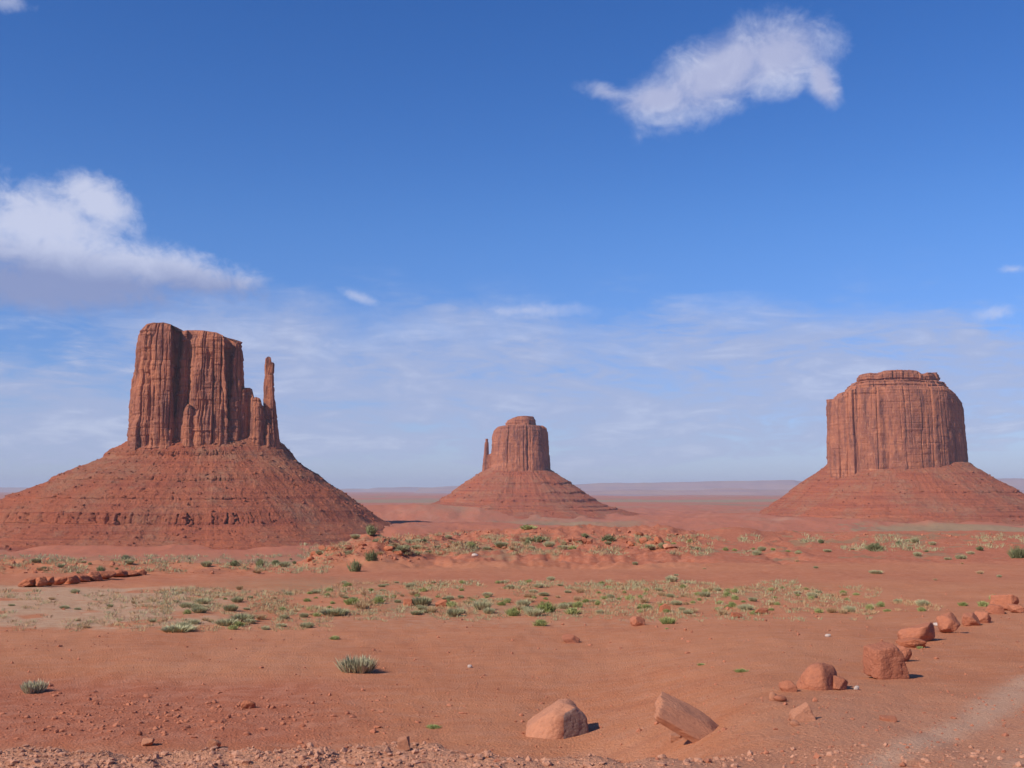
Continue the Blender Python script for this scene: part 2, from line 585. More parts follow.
    for an, av in dict(track=track, pale=pale, gravel=grav, green=green, clay=clay, far=far).items():
        at = me.attributes.new(an, 'FLOAT', 'POINT')
        at.data.foreach_set('value', ext(av).astype(np.float32))
    me.materials.append(MG)
    o = link('ground', me, label='red sandy desert ground running out to the horizon', kind='structure')
    return o


def y_safe(Y):
    return Y


build_ground()


# ------------------------------------------------------------------ rock materials
def cliff_mat():
    m, q, b = newmat('sandstone_cliff', 0.95, 0.1)
    P = q.pos()
    v1 = q.noise(q.scale(P, (1, 1, 0.13)), 0.08, 6, 0.6, 0.4)
    v2 = q.noise(q.scale(P, (1, 1, 0.28)), 0.26, 5, 0.65)
    big = q.noise(P, 0.018, 5, 0.55)
    st = q.noise(q.scale(P, (0.05, 0.05, 1)), 0.28, 5, 0.7)
    c = q.mix(q.smooth(big, 0.38, 0.62), (0.42, 0.155, 0.082), (0.31, 0.115, 0.070))
    c = q.mix(q.smooth(v1, 0.48, 0.64) * 0.85, c, (0.17, 0.070, 0.055))
    c = q.mix(q.smooth(v2, 0.53, 0.68) * 0.55, c, (0.58, 0.27, 0.15))
    c = q.mix(q.smooth(st, 0.52, 0.66) * 0.5, c, (0.22, 0.085, 0.058))
    q.put(b.inputs['Base Color'], c)
    h = v2 * 2.0 + st * 1.0 + q.noise(P, 0.5, 5, 0.7) * 1.2
    q.put(b.inputs['Normal'], q.bump(h, 0.8, 1.2))
    return m


def talus_mat():
    m, q, b = newmat('talus_slope', 1.0, 0.05)
    P = q.pos()
    big = q.noise(P, 0.012, 5, 0.6)
    mid = q.noise(P, 0.07, 6, 0.7)
    fine = q.noise(P, 0.35, 5, 0.75)
    st = q.noise(q.scale(P, (0.02, 0.02, 1)), 0.16, 6, 0.65)
    c = q.mix(q.smooth(big, 0.4, 0.6), (0.39, 0.118, 0.060), (0.36, 0.132, 0.072))
    c = q.mix(q.smooth(st, 0.48, 0.60) * 0.65, c, (0.30, 0.085, 0.050))
    st2 = q.noise(q.scale(P, (0.006, 0.006, 1)), 0.42, 4, 0.7)
    c = q.mix(q.smooth(st2 + (mid - 0.5) * 0.35, 0.55, 0.66) * 0.6, c, (0.20, 0.060, 0.040))
    c = q.mix(q.smooth(mid + (big - 0.5) * 0.8, 0.52, 0.72) * 0.5, c, (0.37, 0.195, 0.115))
    c = q.mix(q.smooth(fine, 0.56, 0.68) * 0.55, c, (0.48, 0.215, 0.13))
    c = q.mix(q.smooth(fine, 0.44, 0.34) * 0.5, c, (0.25, 0.09, 0.055))
    q.put(b.inputs['Base Color'], c)
    h = mid * 2.0 + fine * 1.6
    q.put(b.inputs['Normal'], q.bump(h, 1.0, 2.0))
    return m


MC = cliff_mat()
MT = talus_mat()


def vor1(x, seed):
    """1D cells: returns distance between the two nearest cell points, cell hash, distance to own point"""
    i = np.floor(x)
    best = np.full(x.shape, 9.0)
    sec = np.full(x.shape, 9.0)
    hid = np.zeros(x.shape)
    z0 = np.zeros_like(i)
    for j in (-2, -1, 0, 1, 2):
        k = i + j
        fp = k + 0.5 + 0.8 * (_h(k, z0, z0, seed) - 0.5)
        dd = np.abs(x - fp)
        closer = dd < best
        sec = np.where(closer, best, np.minimum(sec, dd))
        hid = np.where(closer, k, hid)
        best = np.where(closer, dd, best)
    return sec - best, hid, best


def smooth_closed(pts, n, it=2):
    P = np.array(pts, float)
    for _ in range(it):
        Q = np.roll(P, -1, 0)
        P = np.stack([P * 0.75 + Q * 0.25, P * 0.25 + Q * 0.75], 1).reshape(-1, 2)
    Q = np.vstack([P, P[:1]])
    s = np.concatenate([[0], np.cumsum(np.hypot(*np.diff(Q, axis=0).T))])
    t = np.linspace(0, s[-1], n, endpoint=False)
    return np.stack([np.interp(t, s, Q[:, 0]), np.interp(t, s, Q[:, 1])], 1), s[-1]


def cliff_mesh(name, outline, Y0, top, zb, taper, seed, cells=((30, 7.0), (12, 3.2), (4.6, 1.2)), n=800, rows=150,
               stepout=3.0, leftw=0.0, mat=None, topnoise=2.0, strata=0.6, capover=1.0, rough=1.0):
    """a rock tower: outline [(picture x, metres behind Y0)], top [(picture x, picture y)] heights seen from the camera"""
    pts = [(ray(px, HOR)[0] * (Y0 + dy), dy) for px, dy in outline]
    Yt = Y0 + 0.9 * min(p_[1] for p_ in outline)
    P, per = smooth_closed(pts, n)
    C = P.mean(0)
    T = np.roll(P, -1, 0) - np.roll(P, 1, 0)
    # smooth the normals a little
    N = np.stack([T[:, 1], -T[:, 0]], 1)
    area = 0.5 * np.sum(P[:, 0] * np.roll(P[:, 1], -1) - np.roll(P[:, 0], -1) * P[:, 1])
    if area < 0:
        N = -N
    for _ in range(6):
        N = (N + np.roll(N, 1, 0) + np.roll(N, -1, 0)) / 3
    N /= np.hypot(N[:, 0], N[:, 1])[:, None] + 1e-9
    tp_ = sorted(top)
    tpx = np.array([p[0] for p in tp_], float)
    tpy = np.array([p[1] for p in tp_], float)
    dmin = min(p_[1] for p_ in outline)

    def topz(x, y):
        """height of the summit over a plan point (y measured from Y0)"""
        yy_ = Y0 + np.clip(y, dmin, 0)
        py = np.interp(512 + F * x / yy_, tpx, tpy)
        bb = (384.0 - py) / F
        cy_, sy_ = math.cos(PITCH), math.sin(PITCH)
        return (sy_ + bb * cy_) / (cy_ - bb * sy_) * yy_
    t = np.linspace(0, 1, rows)[:, None]
    u = (np.arange(n) * per / n)[None, :]
    # wrap-friendly u: noise driven by position on the outline
    px_, py_ = P[:, 0][None, :], P[:, 1][None, :]
    o1 = taper[-1][1] * (1 + leftw * np.maximum(0, -N[:, 0]))
    zt = topz(P[:, 0] + N[:, 0] * o1, P[:, 1] + N[:, 1] * o1)[None, :]
    zz = zb + t * (zt - zb)
    off = np.interp(t, [a for a, _ in taper], [b for _, b in taper]) * (1 + leftw * np.maximum(0, -N[:, 0][None, :]))
    disp = np.zeros((rows, n))
    uw = u + (fbm(px_ / 45.0, py_ / 45.0, None, 3, seed + 90) - 0.5) * 90.0
    for ci, (L, A) in enumerate(cells):
        m = max(3, round(per / L))
        wob = (fbm(px_ / (L * 1.3) + 0 * zz, py_ / (L * 1.3) + 0 * zz, zz / (L * 5.0), 3, seed + 7 * ci) - 0.5) * 0.55
        x = uw / per * m + wob + 0 * zz
        e, hid, own = vor1(x, seed + ci)
        hv = _h(np.mod(hid, m), np.zeros_like(hid) + ci, np.zeros_like(hid), seed + 77)
        hv2 = _h(np.mod(hid, m), np.zeros_like(hid) + ci + 9, np.zeros_like(hid), seed + 78)
        fade = sst(fbm(px_ / (L * 1.6) + 0 * zz, py_ / (L * 1.6), zz / (L * 3.2), 2, seed + 31 + ci), 0.38, 0.66) * (0.3 + 1.0 * hv2)
        wide = (0.10 + 0.16 * hv2) if ci == 0 else (0.20 + 0.35 * hv2)
        prof = np.sqrt(np.clip(e / wide, 0, 1)) - 1.0
        disp += A * prof * (0.14 + 1.1 * fade) + A * 0.6 * (hv - 0.5)
        # joints: each pillar is broken into blocks that stand a little proud or back
        bl = L * (0.9 + 0.9 * hv2)
        zb_ = zz / bl + hv * 7.0
        bi = np.floor(zb_)
        hb = _h(np.mod(hid, m), bi, np.zeros_like(hid) + ci, seed + 79)
        hb2 = _h(np.mod(hid, m), bi + 1, np.zeros_like(hid) + ci, seed + 79)
        fr = zb_ - bi
        disp += A * 0.34 * (hb + (hb2 - hb) * sst(fr, 0.9, 1.0) - 0.5)
        if ci < 2:
            tk = 0.12 + 0.6 * hv2
            disp += stepout * (0.9 if ci == 0 else 0.5) * hv * sst(tk + 0.03 - t, 0.0, 0.05)
    e3 = fbm(px_ / 9.0 + 0 * zz, py_ / 9.0, zz / 12.0, 4, seed + 50) - 0.5
    disp += e3 * 3.0 * rough
    # layering
    lay = fbm(0 * zz + px_ / 120.0, zz / 3.2, None, 3, seed + 60) - 0.5
    disp += lay * strata * (1.0 + 2.5 * sst(0.16 - t, 0, 0.1) + 2.2 * sst(t, 0.88, 0.97))
    disp += capover * (sst(t, 0.95, 0.97) - sst(t, 0.90, 0.95))
    bz = zz + (fbm(px_ / 60.0 + 0 * zz, py_ / 60.0, zz / 40.0, 2, seed + 61) - 0.5) * 10.0
    be, bh, _b = vor1(bz / 17.0, seed + 62)
    disp -= 1.7 * (1 - sst(be, 0.02, 0.10)) * sst(fbm(px_ / 30.0 + 0 * zz, py_ / 30.0, zz / 25.0, 3, seed + 63), 0.46, 0.60)
    off = off + disp
    X = P[:, 0][None, :] + N[:, 0][None, :] * off
    Yv = P[:, 1][None, :] + N[:, 1][None, :] * off
    Z = zz + (fbm(X / 14.0, Yv / 14.0, None, 4, seed + 5) - 0.5) * topnoise * sst(t, 0.9, 1.0)
    rowsX, rowsY, rowsZ = [X], [Yv], [Z]
    nc = 26
    cx, cyy = X[-1].mean(), Yv[-1].mean()
    dz0 = Z[-1] - topz(X[-1], Yv[-1]) - (fbm(X[-1] / 14.0, Yv[-1] / 14.0, None, 4, seed + 5) - 0.5) * topnoise
    for k in range(1, nc + 1):
        f = 1 - (k / nc) * 0.995
        x = cx + (X[-1] - cx) * f
        y = cyy + (Yv[-1] - cyy) * f
        z = topz(x, y) + dz0 * max(0.0, 1 - k / 8.0) + min(1.0, k / 4.0) * 0.5 + (fbm(x / 14.0, y / 14.0, None, 4, seed + 5) - 0.5) * topnoise
        rowsX.append(x[None]); rowsY.append(y[None]); rowsZ.append(z[None])
    X = np.vstack(rowsX); Yv = np.vstack(rowsY); Z = np.vstack(rowsZ)
    nr = X.shape[0]
    idx = np.arange(nr * n).reshape(nr, n)
    nx = np.roll(idx, -1, 1)
    fc = np.stack([idx[:-1], nx[:-1], nx[1:], idx[1:]], -1).reshape(-1, 4)
    if area < 0:
        fc = fc[:, ::-1]
    V = np.stack([X.ravel(), Yv.ravel() + Y0, Z.ravel()], 1)
    return mesh_np(name, V, fc, mat or MC, True)


def talus_mesh(name, px0, Y0, a, b, table, Sx, seed, n=1100, rows=260, gully=9.0, bandamp=6.0, cdx=0.0, plain_right=0.0, keep=()):
    """skirt of debris; table [(z, s, kind)]; Sx = (left, front, right, back) run-out in metres"""
    cx = ray(px0, HOR)[0] * Y0 + cdx
    th = np.linspace(0, 2 * math.pi, n, endpoint=False)[None, :]       # 0 = +X, counter-clockwise
    c, s_ = np.cos(th), np.sin(th)
    rc = (np.abs(c / a) ** 2.6 + np.abs(s_ / b) ** 2.6) ** (-1 / 2.6)
    wl, wr, wf, wb = np.maximum(0, -c) ** 2, np.maximum(0, c) ** 2, np.maximum(0, -s_) ** 2, np.maximum(0, s_) ** 2
    Sd = Sx[0] * wl + Sx[1] * wf + Sx[2] * wr + Sx[3] * wb
    z = np.array([r[0] for r in table], float)
    s = np.array([r[1] for r in table], float)
    # arc-length parameter so cliffs get rows too
    L = np.concatenate([[0], np.cumsum(np.hypot(np.diff(s) * Sx[1], np.diff(z) * 2.0))])
    p = np.linspace(0, L[-1], rows)
    zz = np.interp(p, L, z)[:, None]
    ss = np.interp(p, L, s)[:, None]
    steep = np.gradient(zz[:, 0]) / (np.gradient(ss[:, 0]) * Sx[1] + 1e-6)
    cl = sst(-steep, 1.2, 3.5)[:, None]
    kk = np.exp(-np.linspace(-2, 2, 61) ** 2)
    kk /= kk.sum()
    s_s = np.convolve(np.pad(ss[:, 0], 30, mode='edge'), kk, 'valid')[:, None]
    on0 = sst(fbm(c * 3.0 + 0 * ss, s_ * 3.0, zz / 15.0, 4, seed + 12, 0.6), 0.30, 0.46)
    for (z1, z2, k0) in keep:
        on0 = np.maximum(on0, k0 * sst(zz, z2 - 5, z2) * (1 - sst(zz, z1, z1 + 5)))
    on0 = on0 * (1 - plain_right * sst(c, 0.30, 0.75))
    ss = ss * on0 + s_s * (1 - on0)
    cl = cl * on0
    ss = ss * (1 + 0.25 * plain_right * sst(c, 0.2, 0.7) * sst(-zz, 25, 90))
    X0 = c * (rc + ss * Sd)
    Y1 = s_ * (rc + ss * Sd)
    # gullies run down the slope, so they depend on direction; the cliffs' break lines wander
    arc = th * (rc + 0.4 * Sd)
    g1 = 1 - np.abs(2 * fbm(c * 5.0 + 0 * ss, s_ * 5.0 + 0 * ss, ss * 1.2, 4, seed) - 1)
    g2 = 1 - np.abs(2 * fbm(c * 16 + 0 * ss, s_ * 16 + 0 * ss, ss * 3.0, 4, seed + 3) - 1)
    wz = (fbm(c * 3.0, s_ * 3.0, None, 4, seed + 9) - 0.5) * 5.0 * sst(ss, 0.02, 0.1) * (1 - sst(ss, 0.9, 1.0))
    off = (g1 - 0.7) * gully * 0.8 * sst(ss, 0.0, 0.15) + (g2 - 0.7) * gully * 0.3
    per = 2 * math.pi * 400
    for L0, A in ((31.0, 1.1), (11.0, 0.55)):
        m = round(per / L0)
        e, hid, own = vor1(th / (2 * math.pi) * m + 0 * ss + (fbm(c * 40 + 0 * ss, s_ * 40, zz / 9.0, 2, seed + 20) - 0.5) * 0.9, seed + int(L0))
        off = off + (np.sqrt(np.clip(e / 0.22, 0, 1)) - 0.9) * bandamp * A * cl * (0.05 + 2.0 * _h(hid, 0 * hid, 0 * hid, seed + 33) ** 3) * (0.35 + 0.65 * sst(g1, 0.5, 0.85))
    fan = fbm(c * 2.2 + 0 * ss, s_ * 2.2, ss * 0.8, 3, seed + 60) - 0.5
    off = off + fan * gully * 2.6 * sst(ss, 0.03, 0.3)
    r3 = fbm(X0 / 7.0, Y1 / 7.0, zz / 7.0, 4, seed + 30, 0.6) - 0.5
    off = off + r3 * 2.2
    rr = rc + ss * Sd + off
    X = cx + c * rr
    Y = Y0 + s_ * rr
    hump = np.maximum(0, fbm(X / 9.0, Y / 9.0, None, 4, seed + 40, 0.65) - 0.57) * 9.0
    Z = zz + wz + hump * (1 - cl) + (fbm(X / 40.0, Y / 40.0, None, 4, seed + 41) - 0.5) * 7.0 * (1 - cl) * sst(ss, 0.0, 0.1)
    nr = rows
    idx = np.arange(nr * n).reshape(nr, n)
    nx = np.roll(idx, -1, 1)
    fc = np.stack([idx[:-1], idx[1:], nx[1:], nx[:-1]], -1).reshape(-1, 4)
    V = np.stack([X.ravel(), Y.ravel(), Z.ravel()], 1)
    me = mesh_np(name, V, fc, MT, True)
    return me, V, cl


# ---- icosphere template
def ico(sub):
    import bmesh
    bm = bmesh.new()
    bmesh.ops.create_icosphere(bm, subdivisions=sub, radius=1.0)
    bm.verts.ensure_lookup_table()
    V = np.array([v.co[:] for v in bm.verts])
    Fc = np.array([[v.index for v in f.verts] for f in bm.faces])
    bm.free()
    return V, Fc


ICO1, ICO2, ICO5 = ico(1), ico(2), ico(6)


def stones(name, pts, sizes, seed, mat, template=ICO1, flat=0.7, smooth=False):
    """many loose stones as one mesh"""
    rng = np.random.default_rng(seed)
    B, Fc = template
    k = len(B)
    n = len(pts)
    # ten random angular shapes
    shapes = []
    for i in range(14):
        pl = rng.normal(size=(9, 3))
        pl /= np.linalg.norm(pl, axis=1)[:, None]
        dd = rng.uniform(0.55, 1.0, 9)
        dots = B @ pl.T
        rr = np.min(np.where(dots > 0.05, dd / np.maximum(dots, 0.05), 9), axis=1)
        shapes.append(B * np.minimum(rr, 1.25)[:, None])
    shapes = np.array(shapes)
    V = shapes[rng.integers(0, 14, n)]
    sc3 = sizes[:, None, None] * rng.uniform([0.7, 0.7, 0.45], [1.3, 1.1, 0.95], (n, 3))[:, None, :]
    V = V * sc3
    a = rng.uniform(0, 6.283, n)
    ca, sa = np.cos(a)[:, None], np.sin(a)[:, None]
    X = V[..., 0] * ca - V[..., 1] * sa
    Y = V[..., 0] * sa + V[..., 1] * ca
    V = np.stack([X, Y, V[..., 2]], -1) + pts[:, None, :]
    Fa = (Fc[None] + (np.arange(n) * k)[:, None, None]).reshape(-1, 3)
    return mesh_np(name, V.reshape(-1, 3), Fa, mat, smooth)


def rubble_on(name, V, seed, n, lo, hi, parent, zmax=None):
    rng = np.random.default_rng(seed)
    front = V[:, 1] < np.median(V[:, 1]) + 60
    cand = V[front]
    p = cand[rng.integers(0, len(cand), n)].copy()
    p += rng.normal(0, 0.8, p.shape)
    s = lo * (1 - rng.random(n)) ** (-0.55)
    s = np.minimum(s, hi)
    me = stones(name, p, s, seed + 1, MT)
    return link(name, me, parent, kind='stuff')


# ------------------------------------------------------------------ west butte (left)
Y1 = 1900.0
bx = ray(204, HOR)[0] * Y1


def butte(label, px, Y):
    e = link('sandstone_butte', None, None, (0, 0, 0), label=label, cat='butte')
    e.empty_display_size = 50
    return e


WB = butte('largest butte, steep red talus, with a thin free-standing spire on its right side', 204, Y1)
zb1 = ray(204, 447)[1] * (Y1 - 75)
main = cliff_mesh('cliff', [(132, 30), (130, -10), (131, -48), (134, -72), (141, -84), (152, -86), (160, -85), (165, -85), (168, -83), (169.5, -78), (170, -62), (170.5, -50), (173, -47), (175.5, -52), (177, -62),
                            (184, -62), (186, -56), (188, -64), (193, -76), (202, -79), (212, -78), (218, -77), (221, -75), (222.5, -70), (223, -54), (224.5, -48), (227, -50), (228.5, -58), (230, -62), (235, -62), (240, -54),
                            (242, -25), (242, 20), (235, 60), (205, 80), (165, 82), (140, 65)],
                  Y1, [(120, 338), (134, 336), (139, 331), (143, 326), (150, 323.5), (160, 323), (168, 325), (171, 327), (173, 331), (176, 331.5), (186, 330.5), (200, 331), (214, 333), (222, 337),
                       (230, 340), (238, 343), (246, 348)], zb1 - 14,
                  [(0, 2.5), (0.1, 1.5), (0.45, 0.5), (0.75, -2.0), (0.93, -3.5), (0.97, -5), (1.0, -8.0)], 101, leftw=0.35, n=1700, rows=260,
                  cells=((21, 9.0), (9.5, 4.8), (4.0, 1.4)), stepout=4.5, strata=0.9)
link('cliff', main, WB)


def pillar(parent, name, px0, px1, topy, Y, dy, seed, basey=448, lean=None, depth=None, zt=8, tap=None, topn=2.0, Yc=None, cells=((9, 2.2), (4, 1.0)), rows=90, n=260):
    w = (px1 - px0) / 2
    c = (px0 + px1) / 2
    dpt = depth if depth else w * Y / F
    ol = []
    for k in range(14):
        a = 2 * math.pi * k / 14 + 0.2
        rx = 1 + 0.12 * math.sin(3 * a + seed)
        ol.append((c + w * rx * math.cos(a), dy + dpt * rx * math.sin(a)))
    tp = topy if isinstance(topy, list) else [(px0 - 2, topy + 3), (px0, topy + 2), (c, topy), (px1, topy + 2.5), (px1 + 2, topy + 4)]
    me = cliff_mesh(name, ol, Y, tp, ray(c, basey)[1] * (Y + dy) - zt, tap or [(0, 3.0), (0.15, 1.2), (0.6, 0), (0.9, -1.2), (1, -3.5)],
                    seed, cells=cells, n=n, rows=rows, stepout=1.6, topnoise=topn, strata=0.7, capover=0.6, rough=0.6)
    if lean:
        co = np.empty(len(me.vertices) * 3, np.float32)
        me.vertices.foreach_get('co', co)
        co = co.reshape(-1, 3)
        z0, z1 = co[:, 2].min(), co[:, 2].max()
        tt = (co[:, 2] - z0) / (z1 - z0)
        co[:, 0] += np.interp(tt, [a for a, _ in lean], [b for _, b in lean]) * Y / F
        me.vertices.foreach_set('co', co.ravel())
        me.update()
    return link(name, me, parent)


sh = cliff_mesh('shoulder', [(236, -20), (236, -52), (240, -58), (245, -52), (247, -44), (250, -56), (256, -60), (261, -54), (263, -44), (265.5, -42), (266, -20), (264, 10), (250, 22), (238, 12)],
                Y1, [(233, 394), (238, 392), (241, 391), (243, 388.5), (249, 388.5), (250.5, 394), (252, 399), (255, 397.5), (259, 399), (261, 405), (263, 408), (266, 421), (268, 428)], zb1 - 16,
                [(0, 3.0), (0.15, 1.5), (0.5, 0.5), (0.8, -0.5), (1, -2.5)], 111, n=620, rows=130, cells=((17, 3.0), (7, 2.4), (3.4, 0.9)), stepout=3.0, topnoise=3.0, rough=0.9)
link('shoulder', sh, WB)
pillar(WB, 'spire', 261.5, 272.3, [(258, 362), (261, 360), (262.5, 357.5), (267, 357), (269, 358), (270, 362.5), (272, 363), (274, 366)], Y1, -32, 116, basey=452,
       tap=[(0, 6.5), (0.2, 4.2), (0.42, 1.6), (0.66, 0), (0.86, -0.9), (0.95, 0.0), (1, -1.6)],
       lean=[(0, 3.4), (0.3, 2.0), (0.6, 0.2), (0.8, -0.3), (1, 0.2)], cells=((8, 2.2), (3.5, 1.0)), depth=9)
foot = cliff_mesh('spire_foot', [(263, -20), (263, -44), (267, -50), (272, -46), (277, -38), (280, -24), (280, -6), (275, 6), (266, 4)],
                  Y1, [(260, 416), (264, 418), (268, 422), (272, 427), (275, 431), (278, 437), (281, 446)], zb1 - 16,
                  [(0, 3.0), (0.3, 1.2), (1, -2.5)], 117, n=360, rows=70, cells=((11, 3.0), (5, 1.5)), stepout=2.0, topnoise=3.0)
link('spire_foot', foot, WB)
pillar(WB, 'buttress', 179, 197, [(176, 428), (181, 414), (187, 404), (190, 405), (195, 416), (199, 430)], Y1, -60, 114, depth=26, cells=((8, 3.0), (3.5, 1.2)))

T1 = [(96, -0.12), (88, -0.03), (82, 0.0), (66, 0.09), (62, 0.105), (55, 0.112), (50, 0.13), (22, 0.33), (19, 0.345), (14, 0.352), (0, 0.45), (-12, 0.545), (-16, 0.55), (-32, 0.66),
      (-36, 0.685), (-53, 0.70), (-60, 0.745), (-63, 0.765), (-67, 0.772), (-70, 0.80), (-73, 0.806), (-76, 0.84), (-79, 0.847), (-83, 0.90), (-86, 0.906), (-90, 0.98),
      (-97, 1.12), (-103, 1.25)]
tm, TV, _ = talus_mesh('talus', 204, Y1, 126, 70, T1, (352, 250, 226, 300), 131, n=1500, rows=300, bandamp=11.0, plain_right=0.85, keep=((-32, -60, 1.0), (66, 50, 0.95), (24, 10, 0.6), (-8, -22, 0.85), (-63, -90, 0.8)))
link('talus', tm, WB)
rubble_on('talus_rubble', TV, 132, 4200, 0.6, 3.0, WB)

# ------------------------------------------------------------------ east butte (middle, far)
Y2 = 3600.0
EB = butte('smallest and most distant butte, thin spire on its left side, between the two larger buttes', 518, Y2)
zb2 = ray(518, 472)[1] * (Y2 - 90)
me = cliff_mesh('cliff', [(491.5, 20), (491.5, -30), (497, -75), (508, -92), (522, -94), (538, -84), (547.5, -50), (549, 10), (545, 60), (520, 85), (498, 70)],
                Y2, [(485, 437), (494, 431), (498, 427.5), (503, 426), (512, 425), (530, 425), (543, 426), (547, 429), (552, 434)], zb2 - 20,
                [(0, 6), (0.12, 3), (0.4, 1.0), (0.75, -2), (0.92, -4), (1, -8)], 201, leftw=0.3, n=1000, rows=130, cells=((60, 9), (18, 2.2), (7, 0.8)), stepout=3)
link('cliff', me, EB)
me = cliff_mesh('caprock', [(506, 10), (507, -30), (514, -48), (527, -50), (535, -30), (536, 15), (528, 40), (512, 38)],
                Y2, [(504, 422), (508, 420.5), (513, 418), (518, 416.5), (526, 416), (533, 416.5), (536, 419), (538, 421)], ray(518, 429)[1] * Y2,
                [(0, 4), (0.4, 0), (0.7, 1), (1, -4)], 202, n=400, rows=40, cells=((20, 3), (8, 1.5)), strata=2.0)
link('caprock', me, EB)
pillar(EB, 'spire', 483.8, 488.6, [(482, 441), (485, 439), (487.5, 439), (490, 441)], Y2, -20, 203, basey=474, zt=16, depth=9,
       tap=[(0, 7), (0.3, 3.5), (0.6, 0), (0.85, -1.5), (1, -4)], lean=[(0, 0.2), (0.4, -0.2), (1, 0.4)])
pillar(EB, 'buttress', 486, 494, [(484, 457), (488, 455), (492, 453.5), (496, 452)], Y2, -25, 204, basey=474, zt=16)
T2 = [(84, -0.2), (72, -0.05), (64, 0.0), (40, 0.13), (24, 0.215), (22, 0.235), (16, 0.24), (-6, 0.37), (-9, 0.385), (-14, 0.39), (-30, 0.50), (-33, 0.52), (-41, 0.53), (-50, 0.62), (-53, 0.65),
      (-57, 0.655), (-62, 0.76), (-66, 0.765), (-76, 0.93), (-88, 1.15), (-100, 1.4)]
tm, TV, _ = talus_mesh('talus', 518, Y2, 102, 88, T2, (290, 300, 290, 300), 231, n=1000, rows=200, bandamp=5, gully=10)
link('talus', tm, EB)
rubble_on('talus_rubble', TV, 232, 700, 1.3, 4.0, EB)

# ------------------------------------------------------------------ south butte (right)
Y3 = 3000.0
MB_ = butte('broad drum shaped butte with stepped flat caprock and no spire', 898, Y3)
zb3 = ray(898, 470)[1] * (Y3 - 150)
me = cliff_mesh('cliff', [(829, 30), (829, -40), (831, -95), (838, -128), (852, -150), (868, -160), (880, -172), (888, -168), (893, -178), (910, -182), (935, -172), (955, -140),
                          (966, -80), (969, 0), (964, 80), (945, 140), (905, 165), (860, 155), (836, 100)],
                Y3, [(826, 400), (831, 399.5), (841, 399), (845, 395), (850, 391), (860, 388), (900, 386), (945, 387), (953, 392), (957, 396), (963, 402), (970, 408)], zb3 - 22,
                [(0, 6), (0.1, 3), (0.4, 1.5), (0.7, -1), (0.88, -3), (0.96, -6), (1, -10)], 301, n=1400, rows=170, cells=((58, 10.0), (21, 2.0), (7.5, 0.6)), stepout=2.0,
                leftw=-0.8, strata=1.0)
link('cliff', me, MB_)
me = cliff_mesh('ledge_tier', [(846, 20), (847, -60), (858, -105), (880, -130), (910, -135), (940, -115), (953, -60), (953, 30), (940, 100), (900, 125), (860, 105)],
                Y3, [(842, 392), (847, 389), (852, 386), (858, 382.5), (870, 381), (900, 380), (935, 380.5), (945, 383), (952, 386), (955, 390)], ray(898, 397)[1] * Y3 - 10,
                [(0, 8), (0.3, 3), (0.55, 1), (0.6, -3), (0.8, -4), (0.85, -8), (1, -11)], 302, n=900, rows=60, cells=((34, 7), (9, 2.6)), strata=4.5, stepout=3, topnoise=5)
link('ledge_tier', me, MB_)
me = cliff_mesh('caprock', [(860, 10), (861, -40), (870, -75), (890, -95), (915, -98), (935, -75), (942, -30), (941, 30), (925, 70), (895, 85), (868, 60)],
                Y3, [(858, 378), (862, 375), (872, 373.5), (880, 374), (886, 371.5), (900, 370.5), (918, 371), (924, 374.5), (930, 373), (939, 373), (942, 376), (945, 379)], ray(898, 384)[1] * Y3 - 10,
                [(0, 2), (0.45, -1), (0.5, 2.5), (0.8, 3), (1, -2)], 303, n=800, rows=46, cells=((26, 7), (9, 3.0)), strata=3.2, stepout=2, topnoise=7)
link('caprock', me, MB_)
T3 = [(82, -0.16), (68, -0.04), (59, 0.0), (36, 0.15), (10, 0.33), (-2, 0.41), (-4, 0.43), (-9, 0.435), (-26, 0.55), (-44, 0.68), (-46, 0.70), (-51, 0.706), (-60, 0.79), (-63, 0.82),
      (-67, 0.825), (-76, 0.93), (-84, 1.06), (-92, 1.25), (-102, 1.5)]
tm, TV, _ = talus_mesh('talus', 898, Y3, 187, 168, T3, (205, 300, 225, 300), 331, n=1200, rows=220, bandamp=4, gully=12)
link('talus', tm, MB_)
rubble_on('talus_rubble', TV, 332, 1000, 1.2, 4.0, MB_)


# ------------------------------------------------------------------ distant mesas
def mesa_mat():
    m, q, b = newmat('distant_mesa', 1.0, 0.0)
    P = q.pos()
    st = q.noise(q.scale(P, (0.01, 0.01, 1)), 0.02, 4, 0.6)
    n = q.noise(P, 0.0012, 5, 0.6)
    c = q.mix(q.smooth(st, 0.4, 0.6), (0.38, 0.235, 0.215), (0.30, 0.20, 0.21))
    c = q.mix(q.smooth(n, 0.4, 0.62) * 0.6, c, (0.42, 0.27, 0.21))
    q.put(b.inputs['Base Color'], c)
    return m


MM = mesa_mat()


